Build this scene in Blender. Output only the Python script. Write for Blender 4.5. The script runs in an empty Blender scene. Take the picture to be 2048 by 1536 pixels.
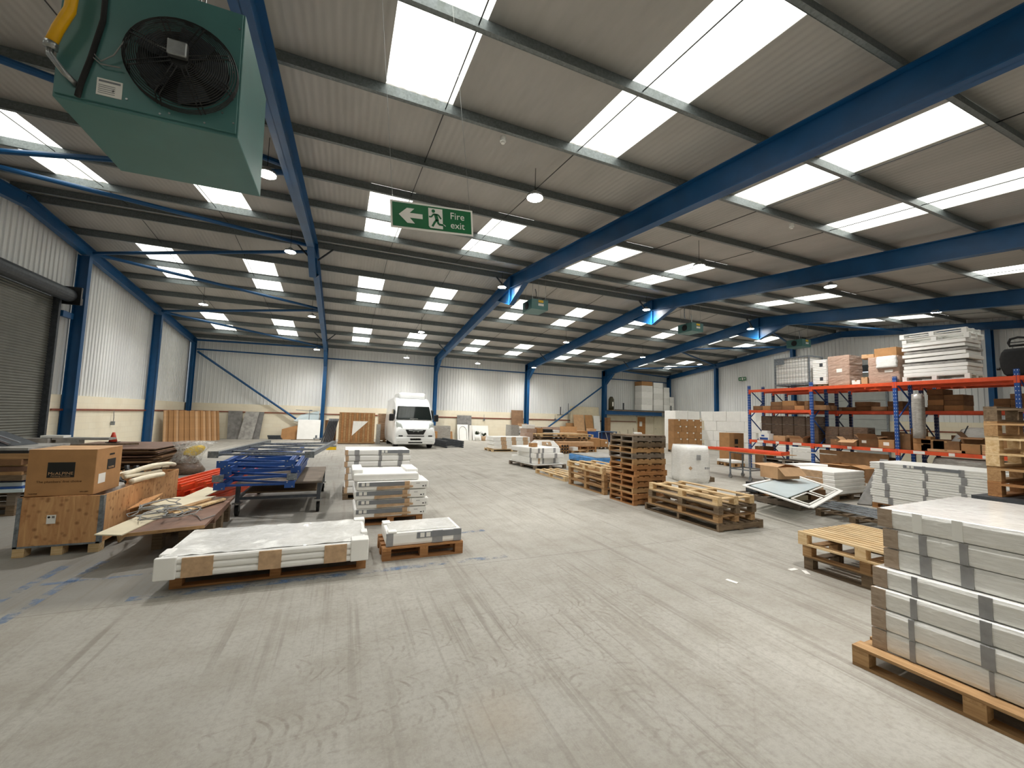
import bpy, math, random
from mathutils import Vector, Matrix
random.seed(7)
SC = bpy.context.scene
COL = SC.collection
PI = math.pi
# ---------------------------------------------------------------- camera
CAMH = 1.743
YAW, PITCH, ROLL, FPX = 0.391125, 0.079177, 0.02745, 817.5
_d = Vector((math.sin(YAW)*math.cos(PITCH), math.cos(YAW)*math.cos(PITCH), math.sin(PITCH)))
_r0 = Vector((math.cos(YAW), -math.sin(YAW), 0))
_u0 = _r0.cross(_d)
_r = math.cos(ROLL)*_r0 + math.sin(ROLL)*_u0
_u = -math.sin(ROLL)*_r0 + math.cos(ROLL)*_u0
cam = bpy.data.cameras.new('camera'); co = bpy.data.objects.new('camera', cam); COL.objects.link(co)
cam.sensor_width = 36; cam.sensor_fit = 'HORIZONTAL'; cam.lens = FPX*36/2048; cam.clip_start = 0.05; cam.clip_end = 200
M = Matrix((( _r.x, _u.x, -_d.x, 0), (_r.y, _u.y, -_d.y, 0), (_r.z, _u.z, -_d.z, CAMH), (0,0,0,1)))
co.matrix_world = M
SC.camera = co
def ray(x, y): return _d + (x-1024)/FPX*_r - (y-768)/FPX*_u
O = Vector((0,0,CAMH))
def F(x, y, z=0.0):
    v = ray(x, y); return O + v*((z-CAMH)/v.z)
def AY(x, y, Y): v = ray(x, y); return O + v*(Y/v.y)
def AX(x, y, X): v = ray(x, y); return O + v*(X/v.x)
# ---------------------------------------------------------------- materials
def s2l(c): return tuple(((v/12.92) if v <= .04045 else ((v+.055)/1.055)**2.4) for v in c)
def hexc(h): return s2l(tuple(int(h[i:i+2],16)/255 for i in (0,2,4)))
class NT:
    """small node-expression helper"""
    def __init__(s, name):
        s.m = bpy.data.materials.new(name); s.m.use_nodes = True
        s.t = s.m.node_tree; s.n = s.t.nodes; s.l = s.t.links
        s.b = s.n['Principled BSDF']; s.out = s.n['Material Output']
    def new(s, k, **kw):
        n = s.n.new(k)
        for a, v in kw.items(): setattr(n, a, v)
        return n
    def link(s, a, b): s.l.new(a, b)
    def put(s, sock, v):
        if isinstance(v, bpy.types.NodeSocket): s.l.new(v, sock)
        else: sock.default_value = v
    def obj(s, scale=(1,1,1), rot=0, gen=False, loc=(0,0,0)):
        tc = s.new('ShaderNodeTexCoord'); mp = s.new('ShaderNodeMapping')
        s.link(tc.outputs['Generated' if gen else 'Object'], mp.inputs[0])
        mp.inputs['Scale'].default_value = scale; mp.inputs['Rotation'].default_value = (0,0,rot); mp.inputs['Location'].default_value = loc
        return mp.outputs[0]
    def noise(s, vec, scale, detail=3, rough=.55, dist=0):
        n = s.new('ShaderNodeTexNoise'); s.link(vec, n.inputs['Vector'])
        n.inputs['Scale'].default_value = scale; n.inputs['Detail'].default_value = detail
        n.inputs['Roughness'].default_value = rough; n.inputs['Distortion'].default_value = dist
        return n.outputs['Fac']
    def mth(s, op, a, b=0.0, c=None, clamp=False):
        n = s.new('ShaderNodeMath', operation=op, use_clamp=clamp)
        s.put(n.inputs[0], a); s.put(n.inputs[1], b)
        if c is not None: s.put(n.inputs[2], c)
        return n.outputs[0]
    def ramp(s, v, lo, hi):     # smooth 0..1 between lo and hi
        n = s.new('ShaderNodeMapRange'); n.clamp = True
        s.put(n.inputs[0], v); n.inputs[1].default_value = lo; n.inputs[2].default_value = hi
        return n.outputs[0]
    def mix(s, f, a, b, mode='MIX'):
        n = s.new('ShaderNodeMix', data_type='RGBA', blend_type=mode)
        s.put(n.inputs[0], f)
        for i, v in ((6,a),(7,b)):
            if isinstance(v, bpy.types.NodeSocket): s.l.new(v, n.inputs[i])
            else: n.inputs[i].default_value = (*v, 1) if len(v) == 3 else v
        return n.outputs[2]
    def rnd(s): return s.new('ShaderNodeObjectInfo').outputs['Random']
    def sep(s, v):
        n = s.new('ShaderNodeSeparateXYZ'); s.link(v, n.inputs[0]); return n.outputs
    def bump(s, h, strength=.3, dist=.01):
        n = s.new('ShaderNodeBump'); n.inputs['Strength'].default_value = strength; n.inputs['Distance'].default_value = dist
        s.put(n.inputs['Height'], h); s.link(n.outputs[0], s.b.inputs['Normal'])
    def base(s, c):
        if isinstance(c, bpy.types.NodeSocket): s.l.new(c, s.b.inputs['Base Color'])
        else: s.b.inputs['Base Color'].default_value = (*c, 1)
    def set(s, rough=.6, metal=0, **kw):
        s.put(s.b.inputs['Roughness'], rough); s.b.inputs['Metallic'].default_value = metal
        for k, v in kw.items(): s.put(s.b.inputs[k.replace('_',' ')], v)
        return s.m
def plain(name, h, rough=.55, metal=0, var=.06, nscale=6, bump=0, rnd=0, **kw):
    t = NT(name); c = hexc(h)
    v = t.obj(); n = t.noise(v, nscale, 4)
    dark = tuple(x*(1-var*2.2) for x in c); lite = tuple(min(1, x*(1+var)) for x in c)
    col = t.mix(t.ramp(n, .3, .7), dark, lite)
    if rnd: col = t.mix(t.mth('MULTIPLY', t.rnd(), rnd), col, tuple(x*.35 for x in c))
    t.base(col)
    if bump: t.bump(t.noise(v, nscale*6, 4), bump, .004)
    return t.set(rough, metal, **kw)
def wood(name, h, h2, axis=0, rnd=.5, rough=.75, grain=14, wet=None):
    t = NT(name); sc = [grain, grain, grain]; sc[axis] = 1.1
    r = t.rnd()
    v = t.obj(tuple(sc)); add = t.new('ShaderNodeVectorMath', operation='ADD'); t.link(v, add.inputs[0])
    cx = t.new('ShaderNodeCombineXYZ'); t.link(t.mth('MULTIPLY', r, 37.0), cx.inputs[0]); t.link(t.mth('MULTIPLY', r, 91.0), cx.inputs[1]); t.link(cx.outputs[0], add.inputs[1])
    n = t.noise(add.outputs[0], 2.2, 5, .65, .6)
    n2 = t.noise(t.obj(), 2.6, 3)
    col = t.mix(t.ramp(n, .32, .68), hexc(h2), hexc(h))
    col = t.mix(t.mth('MULTIPLY', t.ramp(n2, .5, .75), .45), col, tuple(x*.45 for x in hexc(h2)))
    col = t.mix(t.mth('MULTIPLY', r, rnd), col, tuple(x*.5 for x in hexc(h2)))
    t.base(col); t.bump(n, .25, .003)
    return t.set(rough)
MT = {}
def mk():
    P = plain
    MT['blue'] = P('blue_steel_paint', '094E80', .42, 0, .08, 2, rnd=.05)
    MT['rackblue'] = P('rack_blue_paint', '1F4F9A', .45, 0, .1, 8)
    MT['navy'] = P('dark_navy_paint', '26396A', .5, 0, .1, 8)
    MT['orange'] = P('orange_beam_paint', 'EC5A30', .42, 0, .08, 5, rnd=.12)
    MT['galv'] = P('galvanised_frame', '8C939A', .38, .55, .2, 24)
    MT['dgrey'] = P('dark_grey_steel', '4A4F55', .5, .3, .15, 12)
    MT['black'] = P('black_plastic', '17181A', .45, 0, .1, 9)
    MT['mattblack'] = P('matt_black', '202020', .8, 0, .15, 9)
    MT['cable'] = P('grey_cable', '8D8E8C', .5)
    MT['steel'] = P('brushed_steel', 'A8AAAA', .3, .8, .1, 20)
    MT['cream'] = P('cream_paint', 'EFE6CC', .6, 0, .03, 3)
    MT['white'] = P('white_paint', 'F2F2EE', .4, 0, .02, 4)
    MT['whitefoam'] = P('white_foam', 'F7F6F2', .55, 0, .02, 5, bump=.12)
    MT['bandgrey'] = P('grey_card_band', '9C9C9D', .5, 0, .1, 10)
    MT['bandbrown'] = P('brown_card_band', 'C9A885', .7, 0, .1, 14, bump=.2)
    MT['lblgrey'] = P('grey_label_sleeve', '83868B', .5, 0, .05, 8)
    MT['paper'] = P('white_paper_label', 'F4F2EC', .6, 0, .02)
    MT['ink'] = P('black_ink', '1B1A18', .6, 0, .1)
    MT['inkbrown'] = P('brown_ink', '5C3A1C', .7, 0, .1)
    MT['card'] = P('brown_cardboard', 'B98A5A', .8, 0, .07, 5, bump=.15, rnd=.28)
    MT['carddark'] = P('dark_cardboard', '8A6644', .85, 0, .14, 5, bump=.15, rnd=.4)
    MT['cardtan'] = P('pale_cardboard', 'CFA67C', .75, 0, .06, 5, bump=.1, rnd=.15)
    MT['tape'] = P('packing_tape', 'A9855A', .3, 0, .05)
    MT['greenheat'] = P('heater_green', '4C7B79', .38, 0, .05, 3)
    MT['greenmach'] = P('machine_green', '3E6B35', .5)
    MT['yellow'] = P('yellow_paint', 'F2C40F', .45)
    MT['yellowbag'] = P('yellow_sack', 'E8C53C', .5)
    MT['red'] = P('red_plastic', 'D4452C', .5)
    MT['rail'] = P('red_brown_rail', '8C4A36', .6, 0, .12)
    MT['signgreen'] = P('sign_green', '046A3A', .35)
    MT['stone'] = P('grey_slab', '868481', .6, 0, .18, 4)
    MT['stonelt'] = P('light_grey_slab', 'A9A7A2', .6, 0, .18, 5)
    MT['mdf'] = P('brown_hardboard', '937356', .7, 0, .12, 3, rnd=.3)
    MT['palemdf'] = P('pale_board', 'DDD2B6', .6, 0, .05, 3)
    MT['redwood'] = P('dark_red_ply', '846453', .55, 0, .18, 5)
    MT['door'] = P('brown_door', 'B07A43', .5, 0, .06)
    MT['foam'] = P('cream_foam_lagging', 'E9DFC8', .8, 0, .05)
    MT['glassblue'] = P('pale_blue_panel', 'CDDDE2', .35, 0, .05, 2)
    MT['leaf'] = P('green_leaf', '2F3E22', .6)
    MT['shutter'] = P('grey_shutter', '74756F', .4, .35, .06, 3)
    MT['sectional'] = P('grey_panel_door', 'B7BBB9', .45, 0, .04, 3)
    MT['tyre'] = P('black_tyre', '131313', .85)
    MT['vanpaint'] = P('white_van_paint', 'F4F6F6', .18, 0, .01, 2)
    MT['windscreen'] = P('dark_glass', '1A201F', .06, 0, .02)
    MT['lampglass'] = P('headlamp_glass', 'C9CFCC', .08, 0, .05, 20)
    MT['gas'] = P('yellow_gas_pipe', 'F0B400', .4)
    MT['olive'] = P('olive_metal', '3C3A28', .6)
    MT['seat'] = P('black_seat_fabric', '1D1E20', .85, 0, .15, 20)
    MT['bluesheet'] = P('blue_sheeting', '4C8FD0', .3, 0, .12, 6, bump=.3)
    MT['wp'] = wood('pale_pine_x', 'EAD2A8', 'C49F6C', 0, .15); MT['wpy'] = wood('pale_pine_y', 'EAD2A8', 'C49F6C', 1, .15)
    MT['wm'] = wood('pallet_wood_x', 'CBA576', '9C754A', 0, .45); MT['wmy'] = wood('pallet_wood_y', 'CBA576', '9C754A', 1, .45)
    MT['wr'] = wood('reddish_wood_x', 'C8935E', '9A673B', 0, .5); MT['wry'] = wood('reddish_wood_y', 'C8935E', '9A673B', 1, .5)
    MT['wd'] = wood('old_dark_wood_x', '8F7A60', '5E4C38', 0, .4); MT['wdy'] = wood('old_dark_wood_y', '8F7A60', '5E4C38', 1, .4)
    MT['wg'] = wood('grey_wood_x', '96897A', '6A5D50', 0, .3); MT['wgy'] = wood('grey_wood_y', '96897A', '6A5D50', 1, .3)
    MT['ply'] = None
    # plywood with knots
    t = NT('knotty_plywood'); v = t.obj((1,1,1))
    g = t.noise(t.obj((9,9,1.3)), 2.0, 5, .6, 1.2)
    vo = t.new('ShaderNodeTexVoronoi'); vo.inputs['Scale'].default_value = 13; t.link(v, vo.inputs['Vector'])
    knot = t.mth('SUBTRACT', 1.0, t.ramp(vo.outputs['Distance'], .1, .36))
    col = t.mix(t.ramp(g, .3, .7), hexc('B98455'), hexc('D6A774')); col = t.mix(t.mth('MULTIPLY', knot, .75), col, hexc('85552E'))
    t.base(col); MT['ply'] = t.set(.7)
    # clear/white stretch film over goods
    def film(name, h, h2, rough=.18, tr=0):
        t = NT(name); v = t.obj((1,1,1)); a = t.noise(t.obj((2,2,14), .4), 3, 5, .7, 1.5); b = t.noise(v, 9, 4)
        t.base(t.mix(t.ramp(a, .35, .7), hexc(h2), hexc(h))); t.bump(t.mth('ADD', a, t.mth('MULTIPLY', b, .5)), .5, .012)
        return t.set(rough, 0, Coat_Weight=.35)
    MT['film'] = film('clear_film_on_white', 'FAFAF7', 'E2E1DC'); MT['cornerbrown'] = film('film_on_brown_corner', 'BBA792', '94806C')
    t = NT('clear_film'); t.base(hexc('F4F4F0')); n = t.noise(t.obj(), 9, 4, .7, 1.0); t.bump(n, .5, .01); t.link(t.mth('ADD', .12, t.mth('MULTIPLY', t.ramp(n, .4, .7), .5)), t.b.inputs['Alpha']); MT['clear'] = t.set(.12)
    MT['filmbrown'] = film('clear_film_on_brown', 'C9A98A', '9A7A5E')
    MT['filmpink'] = film('clear_film_on_tan', 'CDB3A2', 'A88A78')
    MT['filmgrey'] = film('clear_film_on_grey', 'BDB9B2', '8D8983')
    MT['filmdark'] = film('clear_film_on_dark_brown', '7C6350', '45362A')
    # galvanised purlin with spangle
    t = NT('galvanised_spangle'); vo = t.new('ShaderNodeTexVoronoi'); vo.inputs['Scale'].default_value = 38; t.link(t.obj(), vo.inputs['Vector'])
    t.base(t.mix(vo.outputs['Color'], hexc('666D6E'), hexc('7E8586'), 'MIX')); MT['purlin'] = t.set(.42, .25)
    # wall liner
    t = NT('white_liner_sheet'); n = t.noise(t.obj((1,1,.15)), .6, 4)
    t.base(t.mix(t.ramp(n, .3, .75), hexc('D8DADA'), hexc('EEF0EF'))); MT['liner'] = t.set(.38)
    # roof liner
    t = NT('roof_liner_sheet'); sp = t.sep(t.obj()); w = t.mth('SINE', t.mth('MULTIPLY', sp[0], 2*PI/.115))
    n = t.noise(t.obj((1,.25,1)), 1.3, 5, .65)
    t.base(t.mix(t.ramp(n, .3, .75), hexc('A3A19C'), hexc('B7B4AF'))); t.bump(w, .35, .006); MT['roof'] = t.set(.55)
    # painted blockwork
    t = NT('cream_blockwork'); v = t.obj((1,1,1)); sp = t.sep(v); cx = t.new('ShaderNodeCombineXYZ')
    t.link(t.mth('ADD', sp[0], sp[1]), cx.inputs[0]); t.link(sp[2], cx.inputs[1])
    br = t.new('ShaderNodeTexBrick'); t.link(cx.outputs[0], br.inputs['Vector']); br.inputs['Scale'].default_value = 1
    br.inputs['Brick Width'].default_value = .44; br.inputs['Row Height'].default_value = .225; br.inputs['Mortar Size'].default_value = .006
    br.inputs['Color1'].default_value = (*hexc('F2EAD4'),1); br.inputs['Color2'].default_value = (*hexc('F0E6CE'),1); br.inputs['Mortar'].default_value = (*hexc('E6DDC7'),1)
    n = t.noise(v, 1.4, 5); t.base(t.mix(t.mth('MULTIPLY', t.ramp(n,.55,.8), .35), br.outputs['Color'], hexc('CFC4A9')))
    t.bump(br.outputs['Fac'], -.3, .004); MT['block'] = t.set(.65)
    # skylight glazing (lit from the sky outside)
    t = NT('translucent_rooflight'); sp = t.sep(t.obj()); w = t.mth('SINE', t.mth('MULTIPLY', sp[0], 2*PI/.16))
    n = t.noise(t.obj((9,1,1)), 1.6, 4, .6)
    c = t.mix(t.ramp(t.mth('ADD', t.mth('MULTIPLY', w, .1), n), .2, .7), hexc('C3C5B0'), hexc('FFFFFA'))
    e = t.new('ShaderNodeEmission'); t.link(c, e.inputs[0]); e.inputs[1].default_value = SKYE
    t.link(e.outputs[0], t.out.inputs[0]); MT['sky'] = t.m
    t = NT('lamp_lens'); e = t.new('ShaderNodeEmission'); e.inputs[0].default_value = (1,.93,.82,1); e.inputs[1].default_value = 60
    t.link(e.outputs[0], t.out.inputs[0]); MT['lamp'] = t.m
    # worn floor paint
    def worn(name, h, lo, hi):
        t = NT(name); t.base(hexc(h)); n = t.noise(t.obj(), 5, 6, .75); t.b.inputs['Alpha'].default_value = 1
        t.link(t.mth('MULTIPLY', t.ramp(n, lo, hi), .75), t.b.inputs['Alpha']); return t.set(.6)
    MT['bluepaint'] = worn('worn_blue_floor_paint', '7690B2', .45, .72)
    MT['scuff'] = worn('dark_rubber_scuff', '5A5650', .45, .75)
SKYE = 1.7; LAMPW = 390
def floor_mat():
    t = NT('dusty_concrete'); v = t.obj(); x, y, z = t.sep(v)[:3]
    n1 = t.noise(v, .35, 4, .6); n2 = t.noise(v, 2.4, 6, .65); n3 = t.noise(v, 26, 5, .7); n4 = t.noise(v, 90, 3, .7)
    c = t.mix(t.ramp(n1, .35, .65), hexc('A3A097'), hexc('B5B2A9'))
    c = t.mix(t.mth('MULTIPLY', t.ramp(n2, .42, .68), .5), c, hexc('8F887C'))
    c = t.mix(t.mth('MULTIPLY', t.ramp(n3, .45, .68), .45), c, hexc('89827A'))
    c = t.mix(t.mth('MULTIPLY', t.ramp(n4, .55, .75), .22), c, hexc('DAD6CC'))
    # darker, bluer slab on the left behind the joint
    dk = t.mth('MULTIPLY', t.ramp(t.mth('SUBTRACT', t.mth('MULTIPLY', t.noise(v, .9, 5, .7), 1.6), t.mth('ADD', t.mth('MULTIPLY', x, .45), .25)), .0, .9), t.ramp(y, 4.7, 4.95))
    dk = t.mth('MULTIPLY', dk, t.mth('SUBTRACT', 1.0, t.ramp(y, 13, 19)))
    c = t.mix(t.mth('MULTIPLY', dk, .8), c, hexc('7A7873'))
    # sweeping scratches in several headings
    def streak(rot, lo, hi, amt, sx=7, sy=.35, sc=1.0, loc=0, col='776F64'):
        nonlocal c
        n = t.noise(t.obj((sx, sy, 1), rot, loc=(loc, loc, 0)), sc, 4, .6, .25)
        patch = t.ramp(t.noise(t.obj((1,1,1), 0, loc=(loc*3, loc, 0)), .45, 2), .42, .6)
        c = t.mix(t.mth('MULTIPLY', t.mth('MULTIPLY', t.ramp(n, lo, hi), patch), amt), c, hexc(col))
    streak(.12, .55, .65, .5, 9, .22, 1.2, 3); streak(-.32, .57, .67, .48, 8, .25, 1.0, 11)
    streak(.62, .57, .67, .4, 8, .3, 1.0, 23); streak(-.05, .56, .64, .4, 16, .2, 1.1, 31); streak(-.9, .59, .68, .45, 8, .3, 1.0, 47)
    # tread trails : rows of short curved ticks along wheel paths
    def tyre(px, py, ang, w, amt, curve=0.0, y0=-99, y1=99):
        nonlocal c
        ca, sa = math.cos(ang), math.sin(ang)
        dx = t.mth('SUBTRACT', x, px); dy = t.mth('SUBTRACT', y, py)
        u = t.mth('ADD', t.mth('MULTIPLY', dx, ca), t.mth('MULTIPLY', dy, sa))
        w_ = t.mth('SUBTRACT', t.mth('MULTIPLY', dy, ca), t.mth('MULTIPLY', dx, sa))
        w_ = t.mth('SUBTRACT', w_, t.mth('MULTIPLY', t.mth('MULTIPLY', u, u), curve))
        au = t.mth('ABSOLUTE', w_)
        band = t.mth('MULTIPLY', t.mth('LESS_THAN', au, w), t.mth('MULTIPLY', t.mth('GREATER_THAN', u, y0), t.mth('LESS_THAN', u, y1)))
        ph = t.mth('FRACT', t.mth('ADD', t.mth('MULTIPLY', u, 13.0), t.mth('MULTIPLY', t.mth('MULTIPLY', au, au), 55.0)))
        tick = t.mth('MULTIPLY', t.ramp(ph, .62, .72), t.mth('SUBTRACT', 1.0, t.ramp(ph, .88, .98)))
        tick = t.mth('MULTIPLY', tick, t.mth('MULTIPLY', band, t.ramp(t.noise(v, 5, 5, .75), .47, .66)))
        c = t.mix(t.mth('MULTIPLY', tick, amt*.85), c, hexc('857D72'))
        edge = t.mth('MULTIPLY', t.mth('LESS_THAN', t.mth('ABSOLUTE', t.mth('SUBTRACT', au, w)), .008), t.mth('MULTIPLY', t.mth('GREATER_THAN', u, y0), t.mth('LESS_THAN', u, y1)))
        c = t.mix(t.mth('MULTIPLY', t.mth('MULTIPLY', edge, t.ramp(n3, .4, .6)), amt*.35), c, hexc('8A8277'))
    tyre(1.3, 3.4, .16, .16, .9, .02, -1.5, 1.8); tyre(1.2, 2.9, .2, .12, .9, .03, -1.8, 1.8); tyre(1.0, 2.6, .12, .1, .8, .02, -1.4, 1.2)
    tyre(1.6, 4.0, .1, .1, .6, .02, -1.0, 2.0); tyre(2.2, 3.2, 1.25, .12, .7, .04, -1.4, 2.0); tyre(2.9, 3.6, 1.12, .1, .7, -.03, -1.6, 2.0)
    tyre(1.7, 2.1, 1.9, .1, .8, .03, -.8, 1.2); tyre(.9, 1.5, -.28, .09, .6, .02, -.7, 1.4); tyre(2.9, 2.4, .75, .1, .6, .05, -1.3, 1.2)
    tyre(3.4, 13.0, 1.2, .1, .7, .12, -2.5, 3.0); tyre(4.2, 13.6, 1.15, .1, .6, .12, -2.5, 3.0)
    # slab joints
    for yy in (4.72, 8.56, 12.42, 16.3, 20.2, 24.1):
        w_ = t.mth('ABSOLUTE', t.mth('SUBTRACT', t.mth('SUBTRACT', y, yy), t.mth('MULTIPLY', t.noise(v, 1.5, 3), .02)))
        c = t.mix(t.mth('MULTIPLY', t.mth('LESS_THAN', w_, .006), .55), c, hexc('6F6960'))
    for xx in (-4.6, 9.3, 16.3):
        w_ = t.mth('ABSOLUTE', t.mth('SUBTRACT', x, xx)); c = t.mix(t.mth('MULTIPLY', t.mth('LESS_THAN', w_, .006), .5), c, hexc('6F6960'))
    # rusty stain, dark blots
    for sx, sy, r, col, amt in ((.95, 2.35, .3, 'AE9A80', .22), (-.35, 2.1, .05, '5E574D', .8), (4.7, 11.3, .35, '8B857B', .6), (-1.3, 2.1, .5, 'A39A8C', .5)):
        dd = t.mth('SQRT', t.mth('ADD', t.mth('POWER', t.mth('ABSOLUTE', t.mth('SUBTRACT', x, sx)), 2.0), t.mth('POWER', t.mth('ABSOLUTE', t.mth('SUBTRACT', y, sy)), 2.0)))
        c = t.mix(t.mth('MULTIPLY', t.mth('SUBTRACT', 1.0, t.ramp(t.mth('ADD', dd, t.mth('MULTIPLY', t.noise(v, 14, 4), r*.8)), r*.6, r*1.4)), amt), c, hexc(col))
    t.base(c); t.bump(t.mth('ADD', n3, t.mth('MULTIPLY', n4, .4)), .12, .004)
    return t.set(t.mth('ADD', .55, t.mth('MULTIPLY', n2, .25)))
mk()
MT['floor'] = floor_mat()
# ---------------------------------------------------------------- mesh builder
class MB:
    def __init__(s): s.v = []; s.f = []; s.mi = []
    def add(s, vs, fs, m=0):
        o = len(s.v); s.v += [tuple(q) for q in vs]; s.f += [tuple(i+o for i in f) for f in fs]; s.mi += [m]*len(fs); return s
    def box(s, x0, x1, y0, y1, z0, z1, m=0, R=None, c=None):
        vs = [(x0,y0,z0),(x1,y0,z0),(x1,y1,z0),(x0,y1,z0),(x0,y0,z1),(x1,y0,z1),(x1,y1,z1),(x0,y1,z1)]
        if R is not None:
            c = Vector(c) if c is not None else Vector(((x0+x1)/2,(y0+y1)/2,(z0+z1)/2))
            vs = [tuple(c + R @ (Vector(q)-c)) for q in vs]
        return s.add(vs, [(0,3,2,1),(4,5,6,7),(0,1,5,4),(1,2,6,5),(2,3,7,6),(3,0,4,7)], m)
    def hexa(s, p, m=0): return s.add(p, [(0,3,2,1),(4,5,6,7),(0,1,5,4),(1,2,6,5),(2,3,7,6),(3,0,4,7)], m)
    def beam(s, a, b, w, h, m=0, up=(0,0,1)):
        a = Vector(a); b = Vector(b); d = (b-a).normalized(); up = Vector(up)
        sd = d.cross(up)
        if sd.length < 1e-4: sd = d.cross(Vector((0,1,0)))
        sd.normalize(); u2 = sd.cross(d).normalized()
        q = [(-1,-1),(1,-1),(1,1),(-1,1)]
        vs = [a + sd*(i*w/2) + u2*(j*h/2) for i, j in q] + [b + sd*(i*w/2) + u2*(j*h/2) for i, j in q]
        return s.add(vs, [(0,1,2,3),(7,6,5,4),(0,4,5,1),(1,5,6,2),(2,6,7,3),(3,7,4,0)], m)
    def tube(s, pts, r, n=8, m=0, cap=True):
        pts = [Vector(p) for p in pts]; rr = r if isinstance(r, (list,tuple)) else [r]*len(pts)
        o = len(s.v); prev = None
        for i, p in enumerate(pts):
            d = (pts[min(i+1,len(pts)-1)] - pts[max(i-1,0)]).normalized()
            a = prev if prev is not None else (Vector((0,0,1)) if abs(d.z) < .9 else Vector((1,0,0)))
            sd = d.cross(a)
            if sd.length < 1e-5: sd = d.cross(Vector((0,1,.3)))
            sd.normalize(); u2 = sd.cross(d).normalized(); prev = u2
            for k in range(n):
                t = 2*PI*k/n; s.v.append(tuple(p + sd*math.cos(t)*rr[i] + u2*math.sin(t)*rr[i]))
        for i in range(len(pts)-1):
            for k in range(n):
                a = o+i*n+k; b = o+i*n+(k+1)%n
                s.f.append((a, b, b+n, a+n)); s.mi.append(m)
        if cap:
            s.f.append(tuple(o+k for k in reversed(range(n)))); s.mi.append(m)
            s.f.append(tuple(o+(len(pts)-1)*n+k for k in range(n))); s.mi.append(m)
        return s
    def cyl(s, x, y, z0, z1, r, n=20, m=0, r2=None): return s.tube([(x,y,z0),(x,y,z1)], [r, r if r2 is None else r2], n, m)
    def rings(s, rs, m=0):      # list of equal-length vertex loops
        o = len(s.v); n = len(rs[0])
        for r in rs: s.v += [tuple(q) for q in r]
        for i in range(len(rs)-1):
            for k in range(n):
                a = o+i*n+k; b = o+i*n+(k+1)%n
                s.f.append((a,b,b+n,a+n)); s.mi.append(m)
        s.f.append(tuple(o+k for k in reversed(range(n)))); s.mi.append(m)
        s.f.append(tuple(o+(len(rs)-1)*n+k for k in range(n))); s.mi.append(m)
        return s
    def prism(s, poly, z0, z1, m=0): return s.rings([[(x,y,z0) for x,y in poly], [(x,y,z1) for x,y in poly]], m)
    def quad(s, a, b, c, d, m=0): return s.add([a,b,c,d], [(0,1,2,3)], m)
    def mesh(s, name, mats, smooth=False):
        me = bpy.data.meshes.new(name); me.from_pydata(s.v, [], s.f); me.update()
        mats = mats if isinstance(mats, (list,tuple)) else [mats]
        for q in mats: me.materials.append(MT[q] if isinstance(q, str) else q)
        me.polygons.foreach_set('material_index', s.mi)
        if smooth: me.polygons.foreach_set('use_smooth', [True]*len(s.f))
        return me
    def ob(s, name, mats, parent=None, smooth=False, loc=None, rz=0):
        return link(name, s.mesh(name, mats, smooth), parent, loc, rz)
def link(name, me, parent=None, loc=None, rz=0):
    o = bpy.data.objects.new(name, me); COL.objects.link(o)
    if parent is not None: o.parent = parent
    if loc is not None: o.location = loc
    if rz: o.rotation_euler = (0,0,rz)
    return o
def tag(o, label, cat, group=None, kind=None):
    o['label'] = label; o['category'] = cat
    if group: o['group'] = group
    if kind: o['kind'] = kind
    return o
def T(name, label, cat, loc=(0,0,0), rz=0, group=None):
    o = bpy.data.objects.new(name, None); COL.objects.link(o); o.empty_display_size = .1
    o.location = loc; o.rotation_euler = (0,0,rz); return tag(o, label, cat, group)
def S(o): o['kind'] = 'structure'; return o
def bevel(o, w=.01, seg=2):
    b = o.modifiers.new('bevel', 'BEVEL'); b.width = w; b.segments = seg; b.limit_method = 'ANGLE'; return o
def subd(o, n=1):
    b = o.modifiers.new('sub', 'SUBSURF'); b.levels = n; b.render_levels = n; return o
def text(s, size, mat, parent, loc, rot, name='lettering', sx=1.0, align='CENTER', ext=.001):
    c = bpy.data.curves.new(name, 'FONT'); c.body = s; c.size = size; c.extrude = ext; c.align_x = align; c.align_y = 'CENTER'
    c.materials.append(MT[mat]); tmp = bpy.data.objects.new('tmp', c); COL.objects.link(tmp)
    me = bpy.data.meshes.new_from_object(tmp.evaluated_get(bpy.context.evaluated_depsgraph_get())); bpy.data.objects.remove(tmp); bpy.data.curves.remove(c)
    o = bpy.data.objects.new(name, me); COL.objects.link(o)
    o.parent = parent; o.location = loc; o.rotation_euler = rot; o.scale = (sx,1,1); return o
def boxes(name, mat, parent, lst, bev=0):
    """several like pieces of a thing, each a part of its own"""
    for q in lst:
        o = MB().box(*q).ob(name, mat, parent)
        if bev: bevel(o, bev)
ORD = ['topmost','second from top','third from top','fourth from top','fifth from top','sixth from top','seventh from top','eighth from top','ninth from top','tenth from top','eleventh from top','twelfth from top','thirteenth from top','fourteenth from top']
NTH = ['first','second','third','fourth','fifth','sixth','seventh','eighth','ninth','tenth','eleventh','twelfth','thirteenth','fourteenth','fifteenth','sixteenth','seventeenth','eighteenth','nineteenth','twentieth','twenty-first','twenty-second','twenty-third','twenty-fourth']
def edge(a, b):     # origin, heading, length of a base edge seen left to right
    a = Vector(a); b = Vector(b); d = b-a; return a, math.atan2(d.y, d.x), math.hypot(d.x, d.y)
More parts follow.
